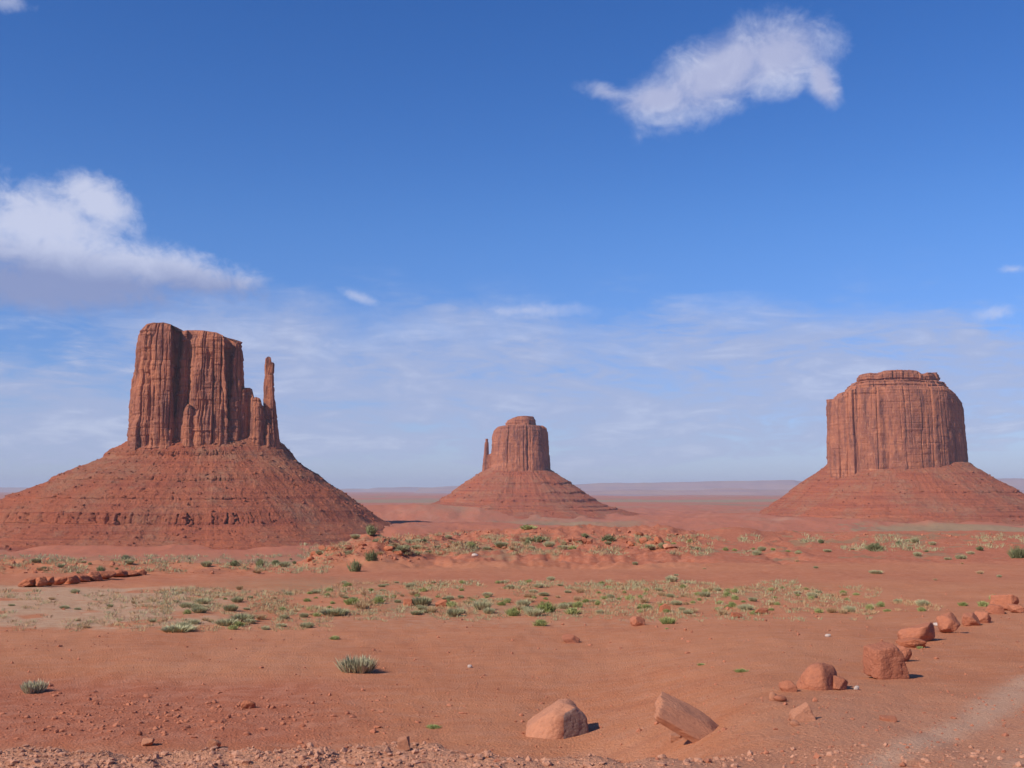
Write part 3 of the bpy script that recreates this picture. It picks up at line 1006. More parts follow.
def mesa(pts, Y, depth, seed, label):
    """a long flat-topped ridge; pts [(picture x, picture y of the top)]"""
    n = 260
    xs = np.array([ray(p[0], HOR)[0] * Y for p in pts])
    zs = np.array([ray(p[0], p[1])[1] * Y for p in pts])
    x = np.linspace(xs[0], xs[-1], n)
    zt = np.interp(x, xs, zs) + (fbm(x / 900.0, x * 0, None, 4, seed) - 0.5) * 75 * Y / 20000
    edge = (fbm(x / 700.0, x * 0 + 3, None, 5, seed + 1) - 0.5) * 700
    prof = [(0, -120, -2600), (0.3, None, -1300), (0.72, None, -500), (1.0, None, 0), (1.0, None, depth), (0, -120, depth + 900)]
    rows = []
    for f, zf, off in prof:
        z = np.full(n, -120.0) if zf is not None else -120 + (zt + 120) * f
        rows.append(np.stack([x, np.full(n, Y) + edge + off, z], 1))
    V = np.vstack(rows)
    idx = np.arange(len(prof) * n).reshape(len(prof), n)
    fc = np.stack([idx[:-1, :-1], idx[:-1, 1:], idx[1:, 1:], idx[1:, :-1]], -1).reshape(-1, 4)
    return link('hills', mesh_np('hills', V, fc, MM, True), label=label, kind='structure')


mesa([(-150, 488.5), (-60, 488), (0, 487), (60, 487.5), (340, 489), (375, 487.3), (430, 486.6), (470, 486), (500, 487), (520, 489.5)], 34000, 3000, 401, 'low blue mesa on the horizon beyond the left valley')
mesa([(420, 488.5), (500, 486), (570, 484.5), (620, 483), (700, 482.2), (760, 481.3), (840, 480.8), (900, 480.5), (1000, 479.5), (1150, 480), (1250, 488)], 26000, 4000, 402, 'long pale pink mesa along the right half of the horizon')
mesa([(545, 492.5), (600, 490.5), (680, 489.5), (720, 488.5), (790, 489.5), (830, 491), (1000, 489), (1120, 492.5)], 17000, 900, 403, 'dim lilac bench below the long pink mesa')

# ------------------------------------------------------------------ boulders
def rock_mat(name, c0, c1, c2, sc_=1.0):
    m, q, b = newmat(name, 0.95, 0.12)
    tcn = q.n.new('ShaderNodeTexCoord')
    P = S(q, tcn.outputs['Object'])
    a = q.noise(P, 2.2 * sc_, 6, 0.6)
    f = q.noise(P, 14 * sc_, 6, 0.7)
    ff = q.noise(P, 60 * sc_, 4, 0.7)
    c = q.mix(q.smooth(a, 0.38, 0.62), c0, c1)
    c = q.mix(q.smooth(f, 0.5, 0.7) * 0.6, c, c2)
    c = q.mix(q.smooth(ff, 0.60, 0.72) * 0.5, c, c2)
    q.put(b.inputs['Base Color'], c)
    lay = q.noise(q.scale(P, (0.6, 0.6, 5.0)), 3.0 * sc_, 5, 0.65, 0.5)
    q.put(b.inputs['Normal'], q.bump(f * 0.8 + ff * 0.5 + lay * 0.9 + q.voro(P, 9 * sc_, 'F1') * 0.4, 0.6, 0.025))
    return m


MR = rock_mat('red_rock', (0.46, 0.172, 0.094), (0.40, 0.152, 0.088), (0.28, 0.105, 0.068))
MRP = rock_mat('dusty_pink_rock', (0.51, 0.225, 0.130), (0.45, 0.20, 0.118), (0.35, 0.155, 0.10))
MRG = rock_mat('weathered_grey_rock', (0.30, 0.19, 0.15), (0.25, 0.16, 0.13), (0.18, 0.11, 0.09))
MRD = rock_mat('dark_red_rock', (0.37, 0.135, 0.078), (0.42, 0.155, 0.088), (0.25, 0.095, 0.06))
MRO = rock_mat('orange_rock', (0.46, 0.165, 0.085), (0.40, 0.135, 0.07), (0.28, 0.09, 0.05))
MW = rock_mat('pale_stone', (0.62, 0.50, 0.42), (0.55, 0.42, 0.35), (0.48, 0.36, 0.3))
MGV = rock_mat('gravel_stone', (0.62, 0.31, 0.195), (0.52, 0.25, 0.155), (0.42, 0.20, 0.125), 6)


def boulder_mesh(name, seed, planes=None, mat=None, rough=0.05, round_=24.0, npl=12, template=None):
    rng = np.random.default_rng(seed)
    B, Fc = template or ICO5
    if planes is None:
        pl = rng.normal(size=(npl, 3))
        pl /= np.linalg.norm(pl, axis=1)[:, None]
        dd = rng.uniform(0.72, 1.0, npl)
        pl = np.vstack([pl, [[0, 0, 1], [0, 0, -1], [1, 0, 0], [-1, 0, 0], [0, 1, 0], [0, -1, 0]]])
        dd = np.concatenate([dd, np.full(6, 1.0)])
    else:
        pl = np.array([p[:3] for p in planes], float)
        dd = np.array([p[3] for p in planes], float)
        pl /= np.linalg.norm(pl, axis=1)[:, None]
    dots = B @ pl.T
    inv = np.maximum(dots, 0) / dd
    r = 1.0 / (np.sum(inv ** round_, axis=1) ** (1.0 / round_))
    P = B * r[:, None]
    nz = fbm(P[:, 0] * 2.2 + seed, P[:, 1] * 2.2, P[:, 2] * 2.2, 5, seed, 0.55) - 0.5
    nz2 = 1 - np.abs(2 * fbm(P[:, 0] * 3.5 + seed, P[:, 1] * 3.5, P[:, 2] * 3.5, 3, seed + 8) - 1)
    P = P * (1 + nz * rough * 3.2 - np.maximum(0, nz2 - 0.85) * rough * 3.5)[:, None]
    P = P / np.abs(P).max(0)
    return mesh_np(name, P, Fc, mat or MR, True)


def place_boulder(name, px, pyb, wpx, hpx, label, seed, mat=None, cat='boulder', group=None, rot=(0, 0, 0), depth=0.8, sink=0.18, planes=None, rough=0.055, rnd=26.0, template=None):
    p = hit(px, pyb)
    w = wpx * p[1] / F / 2
    h = hpx * p[1] / F
    full = h / (1 - sink)
    me = boulder_mesh(name, seed, planes, mat, rough, rnd, template=template)
    o = link(name, me, None, (p[0], p[1] + w * depth * 0.6, p[2] - full * sink + full / 2), label=label, cat=cat, group=group)
    o.scale = (w, w * depth, full / 2)
    o.rotation_euler = [R(a) for a in rot]
    return o


# half buried dome with a broken grey face to the right
b1 = place_boulder('boulder', 560, 739, 72, 33, 'rounded boulder at the bank edge with a flat grey broken face on its right', 501, MRP, rot=(0, 0, 0), depth=0.75, sink=0.42,
                   planes=[(-1, 0, 0.1, 1), (-0.8, 0, 1, 0.72), (0, 0, 1, 0.95), (0, -1, 0.25, 0.85), (-0.7, -0.7, 0.5, 0.8), (0.62, -0.78, 0.10, 0.66), (1, 0.3, 0.15, 0.85), (0.8, 0, 1, 0.95), (0, 1, 0, 1), (0, 0, -1, 1), (0, -0.6, 1, 0.9), (0.6, 0.8, 0, 1)],
                   rough=0.035)
# its grey face is a slab of its own surface: second material on the faces that look to the right
me = b1.data
me.materials.append(MRG)
for p in me.polygons:
    n_ = p.normal
    if n_.x * 0.72 - n_.y * 0.69 > 0.66 and p.center.x > 0.1:
        p.material_index = 1
slab = place_boulder('boulder', 692, 742, 92, 18, 'long pointed slab tilted down to the right on the bank edge', 502, MRP, rot=(26, 31, 4), depth=0.42, sink=0.0,
              planes=[(0, 0, 1, 0.9), (-1, 0, 0, 0.95), (-0.6, 0, 1, 0.95), (1, 0, 1.2, 0.95), (1, -0.5, 0, 0.95), (0, -1, -0.15, 0.95), (0, -0.9, 1, 0.62), (0, 0, -1, 0.8), (0, 1, 0, 1), (0.6, -0.8, 0.1, 0.9), (0.9, 0.1, -0.6, 0.95)], rough=0.05)
slab.location.z += 0.085
place_boulder('rock', 678, 738, 16, 6, 'stone wedged under the raised end of the long pointed slab', 540, MRP, cat='rock', sink=0.3)
place_boulder('rock', 804, 721, 24, 17, 'small pale wedge shaped rock below the low split boulder', 503, MRP, cat='rock', planes=[(0, 0, -1, 1), (-1, -0.3, 1, 0.6), (1, 0, 0.25, 0.8), (0, -1, 0.35, 0.8), (0, 1, 0.3, 0.9), (-1, 0, 0, 1)])
place_boulder('rock', 795, 725, 10, 6, 'tiny rock at the foot of the pale wedge shaped rock', 504, MRP, cat='rock', template=ICO2)
place_boulder('boulder', 821, 690, 46, 25, 'wide low boulder split by a crack, left of the dark block', 505, MR, rot=(0, 0, 12), depth=0.8, sink=0.34, rough=0.04, rnd=8)
place_boulder('boulder', 839, 690, 19, 14, 'small lump of rock leaning on the right end of the split boulder', 506, MR, rot=(0, 8, 40), depth=0.8, sink=0.2)
place_boulder('rock', 789, 692, 17, 11, 'small red rock just left of the split boulder', 507, MR, cat='rock', template=ICO5)
place_boulder('rock', 774, 701, 9, 8, 'small pale upright stone left of the wedge shaped rock', 508, MRP, cat='rock', rot=(0, 20, 0), template=ICO2)
place_boulder('rock', 781, 702, 13, 6, 'flat red stone touching the small pale upright stone', 509, MR, cat='rock', template=ICO2)
place_boulder('boulder', 887, 679, 37, 32, 'dark red square block, biggest in the row along the road', 510, MRD, rot=(4, -7, 14), depth=0.85, sink=0.08, rnd=22,
              planes=[(0, 0, 1, 1), (0, 0, -1, 1), (-1, 0.1, 0.08, 0.95), (1, 0.1, 0.12, 0.95), (0, -1, 0.12, 0.95), (0, 1, 0, 1), (-0.8, -0.9, 0.1, 1.18), (0.8, -0.7, 1, 1.3), (-0.5, 0, -1, 1.05)], rough=0.055)
place_boulder('boulder', 903, 662, 18, 17, 'rounded rock standing behind the dark square block', 511, MR, rot=(0, 10, 30), depth=0.9, sink=0.15)
place_boulder('boulder', 922, 642, 40, 16, 'long flat topped slab in the middle of the row, propped on a smaller stone', 512, MR, rot=(0, -13, 10), depth=0.7, sink=0.1, rnd=20, rough=0.05)
place_boulder('rock', 913, 648, 26, 9, 'orange stone under the lower end of the long slab', 513, MRO, cat='rock')
place_boulder('boulder', 951, 633, 22, 18, 'chunky block with a raised left corner at the upper end of the long slab', 514, MR, rot=(0, -12, 20), depth=0.9, sink=0.08, rnd=20, rough=0.06)
place_boulder('boulder', 972, 626, 20, 12, 'low rounded boulder between the chunky block and the far cluster', 515, MR, depth=0.9, sink=0.2)
place_boulder('boulder', 985, 623, 18, 11, 'flat rock touching the low rounded boulder', 516, MR, depth=0.9, sink=0.25, rot=(0, 5, 60))
place_boulder('boulder', 1010, 611, 24, 18, 'tallest boulder of the far cluster at the end of the row', 517, MR, rot=(0, 12, 10), depth=0.9, sink=0.1)
place_boulder('boulder', 996, 614, 16, 9, 'low rock in front of the tallest boulder of the far cluster', 518, MRD, depth=0.9, sink=0.15)
place_boulder('boulder', 1018, 613, 14, 8, 'small rock at the outer foot of the far cluster', 519, MR, depth=0.9, sink=0.15)
place_boulder('rock', 571, 643, 18, 8, 'flat red rock alone on bare sand below the grass band', 520, MRD, cat='rock', depth=0.8)
place_boulder('rock', 638, 626, 15, 9, 'red rock with a shaded end at the lower edge of the grass', 521, MR, cat='rock', depth=0.9)
place_boulder('rock', 665, 612, 11, 8, 'reddish rock behind the round dark green shrub', 522, MRO, cat='rock', depth=0.9)
place_boulder('rock', 762, 614, 15, 5, 'flat orange slab in the thinning grass', 523, MRO, cat='rock', depth=0.9)
place_boulder('rock', 738, 618, 12, 5, 'low orange rock between two grass clumps', 524, MRO, cat='rock', depth=0.9)
place_boulder('rock', 407, 606, 10, 8, 'orange rock among shrubs in the middle of the grass band', 525, MRO, cat='rock', depth=0.9)
place_boulder('rock', 441, 607, 12, 7, 'flat orange rock beside dry grass', 526, MRO, cat='rock', depth=0.9)
place_boulder('rock', 247, 709, 15, 8, 'crumbling clod of red earth alone on the near flat', 527, MRO, cat='rock', depth=0.9, rough=0.09)
place_boulder('rock', 139, 735, 5, 4, 'dark pebble sized stone on the cloddy ground', 528, MRD, cat='rock', depth=0.9, template=ICO2)
place_boulder('rock', 404, 750, 13, 14, 'pinkish stone sitting on the gravel bank', 529, MRP, cat='rock', depth=0.9)
place_boulder('rock', 146, 746, 14, 7, 'flat pinkish stone on the gravel bank edge', 530, MRP, cat='rock', depth=0.9)
place_boulder('rock', 214, 749, 13, 9, 'stone on the gravel bank near the first shrub', 531, MRP, cat='rock', depth=0.9)
place_boulder('rock', 891, 722, 16, 5, 'thin slab half buried beside the road', 532, MR, cat='rock', depth=0.9, sink=0.4)
place_boulder('rock', 828, 637, 6, 3, 'white stone on bare red sand below the grass', 533, MW, cat='rock', template=ICO2)
place_boulder('rock', 470, 668, 5, 3, 'whitish stone alone on the open red flat', 534, MW, cat='rock', template=ICO2)
place_boulder('rock', 475, 558, 7, 3, 'white stone near the red mounds', 535, MW, cat='rock', template=ICO2)
place_boulder('rock', 940, 626, 14, 3, 'pale flat stone behind the chunky block', 536, MW, cat='rock', template=ICO2)
place_boulder('rock', 857, 690, 6, 4, 'little whitish stone between the split boulder and dark block', 537, MW, cat='rock', template=ICO2)
place_boulder('rock', 670, 548, 16, 5, 'pale slab at the foot of the broken red outcrop', 538, MRP, cat='rock', template=ICO5)

# ledge of orange blocks on the left
k = 0
for (px, py, w, h) in ((27, 587, 14, 9), (39, 587, 10, 10), (46, 586, 12, 9), (56, 585, 14, 8), (68, 584, 13, 9), (79, 582.5, 14, 8), (91, 581, 14, 9), (103, 579.5, 15, 8), (116, 577.5, 15, 7), (129, 576.5, 15, 6), (139, 575.5, 10, 6)):
    place_boulder('ledge_block', px, py, w * 1.25, h, 'orange block in the broken rock ledge behind the pale flat', 560 + k, MRO, cat='rock', group='blocks of the orange rock ledge', depth=1.0, sink=0.12,
                  rot=(0, 0, (k * 37) % 90), rnd=18, rough=0.08)
    k += 1
# blocks broken out of the low rim
rngo = np.random.default_rng(9)
for (px, py, w, h) in ((577, 543, 9, 5), (584, 543.5, 7, 6), (590, 544, 6, 5), (568, 542, 8, 4)):
    place_boulder('outcrop_block', px, py, w, h, 'dark red block in the outcrop on the rim below the middle butte', 580 + k, MRD, cat='rock', group='blocks of the dark red outcrop', depth=1.0, sink=0.1, template=ICO5)
    k += 1
for (px, py, w, h) in ((632, 546, 8, 5), (643, 543, 8, 6), (651, 545, 10, 6), (659, 544, 9, 7), (667, 546, 8, 5), (640, 538, 9, 4)):
    place_boulder('outcrop_block', px, py, w, h, 'orange block in the broken outcrop left of the smooth red mound', 580 + k, MRO, cat='rock', group='blocks of the orange outcrop', depth=1.0, sink=0.1, template=ICO5)
    k += 1
for (px, py, w, h) in ((310, 562, 9, 5), (315, 556, 10, 6), (322, 553, 8, 5), (330, 552, 9, 4), (345, 548, 14, 4), (388, 552, 10, 6), (398, 555, 9, 4), (362, 546, 10, 4)):
    place_boulder('outcrop_block', px, py, w, h, 'crumbling orange block on the eroded mound between two dark bushes', 580 + k, MRO, cat='rock', group='blocks of the eroded mound', depth=1.0, sink=0.15, template=ICO5, rough=0.08)
    k += 1

# ------------------------------------------------------------------ loose stones
rng = np.random.default_rng(77)
# gravel bank along the bottom
n = 24000
yy = rng.uniform(7.2, 10.4, n)
xx = rng.uniform(-0.56, 0.5, n) * yy
_, uu = du(xx, yy)
keep = rng.random(n) < np.interp(uu, [0, 340, 560, 720, 1030], [1.0, 0.8, 0.42, 0.18, 0.08])
xx, yy = xx[keep], yy[keep]
s = np.minimum(0.0065 * (1 - rng.random(len(xx))) ** (-0.5), 0.04)
zz = Hgt(xx, yy) + s * 0.15
link('gravel', stones('gravel', np.stack([xx, yy, zz], 1), s, 78, MGV), label='loose pinkish gravel on the bank at the bottom edge', kind='stuff')
# clods on the near flat
n = 1500
px = rng.normal(170, 130, n)
py = rng.normal(716, 14, n)
ok = (py > 690) & (py < 744) & (px > -30) & (px < 520)
pts = []
for a, b_ in zip(px[ok], py[ok]):
    h_ = hit(a, b_)
    if h_:
        pts.append(h_)
pts = np.array(pts)
s = np.minimum(0.011 * (1 - rng.random(len(pts))) ** (-0.42), 0.055)
pts[:, 2] += s * 0.2
link('dirt_clods', stones('dirt_clods', pts, s, 79, MR, ICO2), label='small red earth clods strewn over the near flat', kind='stuff')
# thin scatter of pebbles over everything near
n = 11000
yy = np.exp(rng.uniform(math.log(9), math.log(60), n))
xx = rng.uniform(-0.55, 0.55, n) * yy
s = np.minimum(0.0065 * (1 - rng.random(n)) ** (-0.42), 0.05) * (yy / 15.0) ** 0.35
zz = Hgt(xx, yy) + s * 0.15
link('pebbles', stones('pebbles', np.stack([xx, yy, zz], 1), s, 80, MR), label='pebbles scattered over the red sand', kind='stuff')


pts = []
for (x0, x1, y0, y1, k_) in ((300, 420, 536, 562, 500), (420, 700, 530, 549, 900), (0, 320, 556, 574, 350), (820, 1030, 534, 548, 250), (650, 860, 600, 622, 60)):
    for _ in range(k_):
        h_ = hit(rng.uniform(x0, x1), rng.uniform(y0, y1))
        if h_ and h_[1] < 260:
            pts.append(h_)
pts = np.array(pts)
s = np.minimum(0.05 * (1 - rng.random(len(pts))) ** (-0.5), 0.28) * (pts[:, 1] / 130.0) ** 0.6
pts[:, 2] += s * 0.2
link('rubble', stones('rubble', pts, s, 81, MR), label='broken orange rock fragments littering the low mounds and rim', kind='stuff')


# ------------------------------------------------------------------ shrubs
def leaf_mat(name, c0, c1, dry=None):
    m, q, b = newmat(name, 0.85, 0.2)
    P = q.pos()
    oi = q.n.new('ShaderNodeObjectInfo')
    rnd = S(q, oi.outputs['Random'])
    n1 = q.noise(P, 9.0, 3, 0.6)
    c = q.mix(q.smooth(n1 + (rnd - 0.5) * 0.5, 0.3, 0.7), c0, c1)
    q.put(b.inputs['Base Color'], c)
    return m


M_SAGE = leaf_mat('sage_leaf', (0.33, 0.31, 0.165), (0.48, 0.44, 0.25))
M_GREEN = leaf_mat('green_leaf', (0.25, 0.28, 0.09), (0.38, 0.39, 0.15))
M_DARK = leaf_mat('dark_leaf', (0.18, 0.19, 0.09), (0.27, 0.27, 0.13))
M_DRY = leaf_mat('dry_grass', (0.42, 0.265, 0.135), (0.50, 0.35, 0.19))
M_PALE = leaf_mat('pale_sage_leaf', (0.42, 0.38, 0.23), (0.60, 0.55, 0.36))
M_STEM = leaf_mat('woody_stem', (0.13, 0.09, 0.06), (0.2, 0.14, 0.1))


def blades(rng, n, spread, h, width, lean, base_r):
    """n tapered upright blades (three-sided slivers)"""
    a = rng.uniform(0, 2 * math.pi, n)
    r0 = base_r * np.sqrt(rng.random(n))
    bx_, by_ = r0 * np.cos(a), r0 * np.sin(a)
    ln = lean * (r0 / base_r) * rng.uniform(0.5, 1.2, n)
    hh = h * rng.uniform(0.55, 1.0, n) * (1 - 0.35 * (r0 / base_r) ** 2)
    tx_, ty_ = bx_ + np.cos(a) * ln * hh + rng.normal(0, 0.05, n), by_ + np.sin(a) * ln * hh + rng.normal(0, 0.05, n)
    w = width * rng.uniform(0.6, 1.3, n)
    b2 = rng.uniform(0, math.pi, n)
    cx_, cy_ = np.cos(b2) * w, np.sin(b2) * w
    mxx, myy = bx_ * 0.45 + tx_ * 0.55, by_ * 0.45 + ty_ * 0.55
    z0 = np.full(n, -0.03)
    V = np.stack([np.stack([bx_ - cx_ * 0.5, by_ - cy_ * 0.5, z0], 1), np.stack([bx_ + cx_ * 0.5, by_ + cy_ * 0.5, z0], 1),
                  np.stack([mxx + cx_, myy + cy_, hh * 0.55], 1), np.stack([mxx - cx_, myy - cy_, hh * 0.55], 1),
                  np.stack([tx_, ty_, hh], 1)], 1)
    base = (np.arange(n) * 5)[:, None]
    f = np.concatenate([base + np.array([[0, 1, 2]]), base + np.array([[0, 2, 3]]), base + np.array([[3, 2, 4]])], 0)
    return V.reshape(-1, 3), f


def leaves(rng, n, size, rx, rz, z0=0.1, shell=0.5):
    """small leaf faces through a lumpy dome"""
    cl = rng.normal(size=(11, 3))
    cl /= np.linalg.norm(cl, axis=1)[:, None]
    cl[:, 2] = np.abs(cl[:, 2])
    cc = cl * np.array([rx, rx, rz]) * 0.62 * rng.uniform(0.5, 1, 11)[:, None]
    k_ = rng.integers(0, 11, n)
    d = rng.normal(size=(n, 3))
    d /= np.linalg.norm(d, axis=1)[:, None]
    P = cc[k_] + d * (rng.random(n) ** 0.4)[:, None] * np.array([rx, rx, rz]) * 0.46
    P[:, 2] = np.abs(P[:, 2]) + z0 * 0.2
    u = rng.normal(size=(n, 3))
    u[:, 2] += 0.8
    u /= np.linalg.norm(u, axis=1)[:, None]
    v = np.cross(u, rng.normal(size=(n, 3)))
    v /= np.linalg.norm(v, axis=1)[:, None]
    s = (size * rng.uniform(0.6, 1.4, n))[:, None]
    V = np.stack([P - v * s * 0.4, P + v * s * 0.4, P + u * s * 1.5], 1)
    f = (np.arange(n) * 3)[:, None] + np.array([[0, 1, 2]])
    return V.reshape(-1, 3), f


def join(*parts):
    Vs, Fs, o = [], [], 0
    for V, f in parts:
        Vs.append(V)
        Fs.append(f + o)
        o += len(V)
    return np.vstack(Vs), np.vstack(Fs)


def proto(kind, seed):
    r = np.random.default_rng(seed)
    if kind == 'sage':
        V, f = join(blades(r, 600, 1, 0.95, 0.022, 0.75, 0.42), leaves(r, 350, 0.05, 0.46, 0.7))
        return mesh_np('sagebrush', V, f, M_SAGE, False)
    if kind == 'green':
        V, f = join(leaves(r, 900, 0.065, 0.5, 0.75), blades(r, 120, 1, 0.75, 0.02, 0.7, 0.35))
        return mesh_np('green_shrub', V, f, M_GREEN, False)
    if kind == 'dark':
        V, f = join(leaves(r, 1000, 0.07, 0.5, 0.8), blades(r, 90, 1, 0.95, 0.022, 0.6, 0.3))
        return mesh_np('dark_bush', V, f, M_DARK, False)
    V, f = blades(r, 240, 1, 0.9, 0.016, 0.9, 0.3)
    return mesh_np('dry_grass_tuft', V, f, M_DRY, False)


PROTO = {k_: [proto(k_, 600 + 10 * i + j) for j in range(4)] for i, k_ in enumerate(('sage', 'green', 'dark', 'dry'))}
NAMES = {'sage': 'sagebrush', 'green': 'green_shrub', 'dark': 'dark_bush', 'dry': 'dry_grass_tuft'}
CATS = {'sage': 'sagebrush', 'green': 'shrub', 'dark': 'bush', 'dry': 'grass tuft'}
rs = random.Random(5)


def shrub(kind, px, pyb, wpx, hpx, label, group=None):
    p = hit(px, pyb)
    if p is None:
        return None
    w = wpx * p[1] / F
    h = hpx * p[1] / F
    o = link(NAMES[kind], PROTO[kind][rs.randrange(4)], None, (p[0], p[1] + w * 0.25, float(Hgt(p[0], p[1] + w * 0.25)) - 0.01), rs.uniform(0, 6.28), label, CATS[kind], group)
    o.scale = (w, w, h * 1.2)
    return o


def big_bush(name, px, pyb, wpx, hpx, label, cat, leafmat, kind, seed):
    """the nearest bushes, with foliage and stems of their own"""
    p = hit(px, pyb)
    w = wpx * p[1] / F
    h = hpx * p[1] / F
    r = np.random.default_rng(seed)
    e = link(name, None, None, (p[0], p[1] + w * 0.3, p[2] - 0.01), label=label, cat=cat)
    if kind == 'sage':
        sets = []
        for _ in range(34):                                # separate upright sprays
            a = r.uniform(0, 6.283)
            q_ = math.sqrt(r.random()) * 0.42
            V, f = blades(r, 46, 1, r.uniform(0.6, 0.95) * (1 - 0.5 * q_), 0.017, 0.35, 0.055)
            V = V + np.array([q_ * math.cos(a), q_ * math.sin(a), 0]) + V[:, 2:3] * np.array([math.cos(a), math.sin(a), 0]) * q_ * 0.6
            sets.append((V, f))
        V, f = join(*sets)
    else:
        V, f = join(leaves(r, 2600, 0.04, 0.5, 0.8), blades(r, 200, 1, 0.9, 0.014, 0.7, 0.35))
    fo = link('foliage', mesh_np('foliage', V * np.array([w, w, h]), f, leafmat, False), e)
    V, f = blades(r, 40, 1, 0.6, 0.014, 0.8, 0.15)
    link('stems', mesh_np('stems', V * np.array([w, w, h]), f, M_STEM, False), e)
    return e


big_bush('sagebrush', 357, 673, 33, 25, 'pale grey-green sagebrush alone on the open red flat', 'sagebrush', M_PALE, 'sage', 701)
big_bush('sagebrush', 31, 693, 22, 18, 'small grey-green sagebrush casting a long shadow on the near flat', 'sagebrush', M_PALE, 'sage', 702)
big_bush('green_shrub', 668, 624, 16, 10, 'round dark green shrub at the lower edge of the grass, beside a red rock', 'shrub', M_GREEN, 'leaf', 703)
big_bush('dark_bush', 1020, 558, 18, 17, 'dark upright bush at the picture edge on the far side of the flat', 'bush', M_DARK, 'leaf', 704)
big_bush('dark_bush', 877, 551, 18, 10, 'dark bush standing alone on the low red rise below the broad butte', 'bush', M_DARK, 'leaf', 705)
shrub('dark', 371, 561, 13, 12, 'dark green bush in the hollow of the eroded orange mound')
shrub('dark', 354, 572, 14, 13, 'olive bush at the foot of the eroded orange mound')
shrub('dark', 371, 536, 12, 11, 'round bush on top of the eroded mound against the talus')
shrub('dark', 259, 567, 9, 10, 'upright dark bush at the foot of the left talus')
shrub('dark', 234, 566, 11, 6, 'low dark bush just left of the upright dark bush')
shrub('dark', 275, 565, 10, 6, 'low dark bush just right of the upright dark bush')
shrub('dark', 538, 542, 20, 8, 'broad dark bush on the orange rim below the middle butte')
shrub('dark', 610, 541, 17, 7, 'broad dark bush left of the broken orange outcrop')
shrub('green', 528, 530, 18, 6, 'green bush on the skyline of the rim, under the middle butte')
shrub('sage', 672, 582, 9, 7, 'lone grey bush with a dark hollow on open ground above the grass')
shrub('green', 540, 626, 15, 9, 'bright green shrub at the lower edge of the grass, with a dark side')
shrub('green', 546, 613, 20, 14, 'large green shrub in the thickest part of the grass band')
shrub('green', 513, 616, 15, 11, 'yellow-green shrub left of the large green shrub')
shrub('green', 572, 615, 16, 10, 'light green shrub right of the large green shrub')
shrub('sage', 482, 610, 14, 10, 'grey shrub amid dry stalks')
shrub('sage', 421, 606, 16, 10, 'grey-brown shrub beside the orange rock in the grass')
shrub('green', 351, 605, 16, 10, 'green shrub at the left part of the grass band')
shrub('green', 378, 604, 14, 9, 'green shrub next to a brown dead shrub')
shrub('dry', 366, 606, 14, 8, 'brown dead shrub between two green ones')
shrub('sage', 334, 616, 22, 8, 'low straggly grey shrub at the edge of the pale flat')
shrub('sage', 176, 632, 26, 7, 'wide low grey-green shrub at the edge of the pale flat')
shrub('sage', 242, 622, 18, 9, 'grey-green shrub on the pale flat, right of the wide low one')
shrub('sage', 225, 626, 16, 8, 'greyish shrub between the wide low shrub and the next')
shrub('dark', 100, 572, 9, 7, 'dark green bush just behind the orange ledge')
shrub('dark', 125, 560, 9, 6, 'dark bush on the slope above the orange ledge')
shrub('green', 964, 606, 10, 6, 'green mound shrub right of the grass band, leftmost of three beside the boulders')
shrub('green', 985, 607, 12, 8, 'green mound shrub in the middle of three beside the far boulders')
shrub('green', 996, 601, 11, 8, 'darkest of three green mound shrubs, touching the far boulders')
shrub('green', 1021, 611, 7, 8, 'green shrub half out of the picture beside the far boulders')
shrub('green', 433, 729, 16, 5, 'low green weed on the sand just behind the gravel bank')
shrub('green', 742, 672, 14, 5, 'low green weed on open sand left of the split boulder')
shrub('green', 702, 665, 9, 3, 'tiny weed on open sand left of the low green weed')
shrub('green', 921, 649, 7, 4, 'tiny weed in front of the long slab')
shrub('green', 334, 640, 11, 5, 'small weed on bare sand below the grass band')
shrub('green', 667, 629, 4, 2, 'tiny sprig in front of the round dark green shrub')
shrub('sage', 877, 574, 10, 4, 'low straggly bush on the bare middle distance, right part')

# zones of countable shrubs: polygon-ish boxes, mix of kinds, sizes
ZONES = [
    # x0, x1, y0, y1, n, kinds, wmin, wmax, place words
    (300, 640, 590, 617, 92, ('green', 'green', 'dry', 'sage', 'sage'), 6, 13, 'in the thick of the grass band'),
    (640, 860, 588, 615, 66, ('green', 'green', 'green', 'dry', 'sage'), 6, 12, 'in the thinner stretch of grass towards the boulders'),
    (870, 950, 602, 612, 9, ('green', 'green', 'sage'), 8, 13, 'in the last patch of grass before the boulder row'),
    (150, 330, 590, 632, 44, ('sage', 'sage', 'green', 'dry'), 6, 13, 'on the greyish flat beside the grass band'),
    (0, 150, 592, 630, 10, ('sage', 'dry'), 5, 10, 'on the bare pale flat'),
    (320, 620, 582, 590, 26, ('green', 'sage'), 5, 9, 'in the thin line of plants above the grass band'),
    (310, 460, 536, 556, 26, ('sage', 'sage', 'dark', 'dry', 'sage'), 5, 11, 'on the eroded orange mounds'),
    (460, 700, 536, 550, 30, ('sage', 'dry', 'green', 'sage', 'dark'), 5, 11, 'on the broken rim below the middle butte'),
    (690, 800, 549, 556, 12, ('sage', 'green'), 5, 9, 'along the foot of the smooth red mound'),
    (800, 1024, 541, 560, 16, ('sage', 'dark', 'sage'), 5, 10, 'on the low red rise below the broad butte'),
    (0, 300, 558, 574, 26, ('sage', 'dark', 'dry'), 4, 9, 'at the foot of the left talus slope'),
    (420, 1000, 561, 582, 10, ('sage', 'dry'), 4, 7, 'dotted on the bare middle distance'),
]
LOOK = {'sage': 'grey-green sagebrush', 'green': 'small green shrub', 'dark': 'small dark bush', 'dry': 'straw coloured grass tuft'}
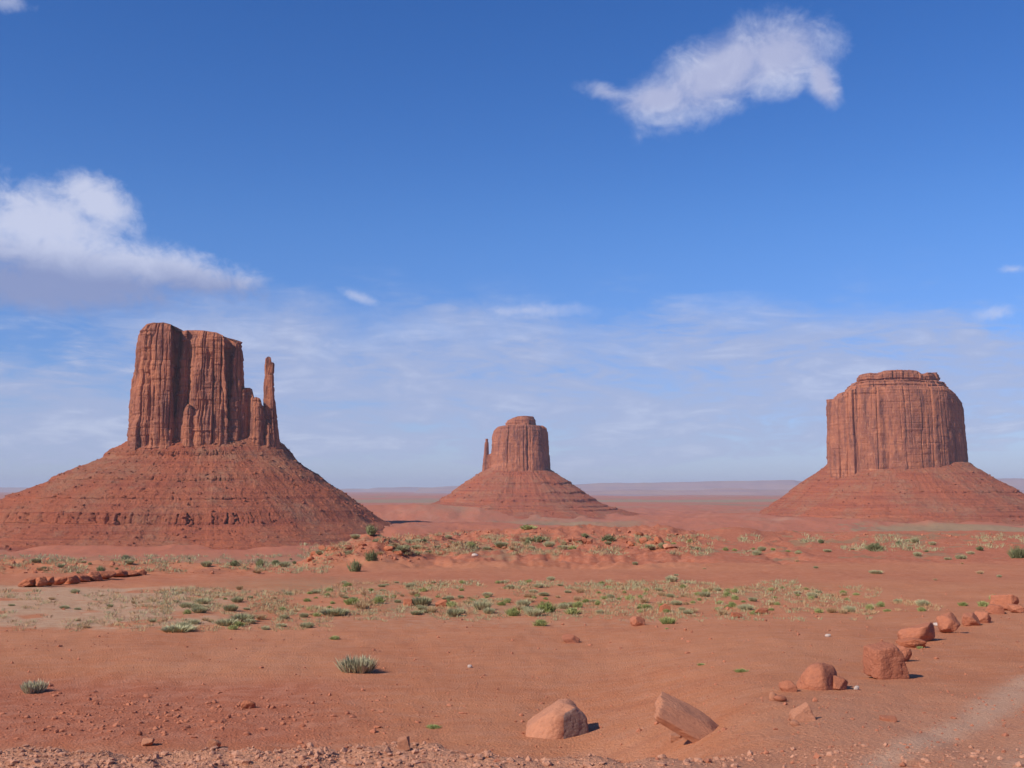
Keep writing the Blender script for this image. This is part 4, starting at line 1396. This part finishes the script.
for (x0, x1, y0, y1, n, kinds, wa, wb, words_) in ZONES:
    for i in range(n):
        kd = kinds[i % len(kinds)]
        px = rs.uniform(x0, x1)
        py = y0 + (y1 - y0) * rs.random()
        w = (wa + (wb - wa) * rs.random() ** 1.9) * 0.86 * (0.8 + 0.4 * (py - y0) / (y1 - y0))
        shrub(kd, px, py, w, w * rs.uniform(0.5, 0.8), LOOK[kd] + ' ' + words_, LOOK[kd] + ' ' + words_)


# grass as one mass
def grass_mass():
    r = np.random.default_rng(900)
    for name, mt, n, boxes, lab in (
        ('dry_grass', M_DRY, 3800, ((150, 880, 588, 618, 1.0), (0, 330, 590, 632, 0.55), (300, 700, 536, 556, 0.5), (870, 960, 600, 612, 0.12), (330, 760, 582, 592, 0.25)),
         'thin straw coloured grass between the shrubs'),
        ('green_grass', M_SAGE, 6000, ((160, 880, 588, 622, 1.0), (0, 330, 590, 632, 0.4), (300, 760, 536, 556, 0.6), (0, 330, 556, 574, 0.5), (400, 800, 582, 590, 0.3), (800, 1030, 536, 552, 0.3)),
         'sparse grey-green ground plants among the shrubs')):
        wts = np.array([b[4] for b in boxes])
        wts = wts / wts.sum()
        pk = r.choice(len(boxes), n, p=wts)
        Vs, Fs, o = [], [], 0
        for i in range(n):
            b_ = boxes[pk[i]]
            px = r.uniform(b_[0], b_[1])
            py = r.uniform(b_[2], b_[3])
            if float(fbm(np.array([px / 26.0]), np.array([py / 7.0]), None, 2, 950)[0]) < 0.44:
                continue
            p = hit(px, py)
            if p is None:
                continue
            V, f = blades(r, 12, 1, 1.0, 0.035, 0.9, 0.5)
            s_ = r.uniform(2.0, 5.0) * p[1] / F
            V = V * np.array([s_ * 1.4, s_ * 1.4, s_]) + np.array([p[0], p[1], p[2]])
            Vs.append(V)
            Fs.append(f + o)
            o += len(V)
        link(name, mesh_np(name, np.vstack(Vs), np.vstack(Fs), mt, False), label=lab, kind='stuff')


grass_mass()

# ------------------------------------------------------------------ haze
HZ = 62000.0


def haze():
    v = np.array([(x, y, z) for z in (-260.0, 460.0) for y in (-HZ, HZ) for x in (-HZ, HZ)], float)
    f = np.array([(0, 2, 3, 1), (4, 5, 7, 6), (0, 1, 5, 4), (2, 6, 7, 3), (0, 4, 6, 2), (1, 3, 7, 5)])
    m = bpy.data.materials.new('haze')
    m.use_nodes = True
    m.node_tree.nodes.clear()
    pv = m.node_tree.nodes.new('ShaderNodeVolumePrincipled')
    pv.inputs['Color'].default_value = (0.80, 0.86, 1.0, 1)
    pv.inputs['Density'].default_value = 2.5e-5
    pv.inputs['Anisotropy'].default_value = 0.0
    o = m.node_tree.nodes.new('ShaderNodeOutputMaterial')
    m.node_tree.links.new(pv.outputs[0], o.inputs['Volume'])
    link('haze', mesh_np('haze', v, f, m, False), label='thin bluish desert haze', kind='stuff')


haze()
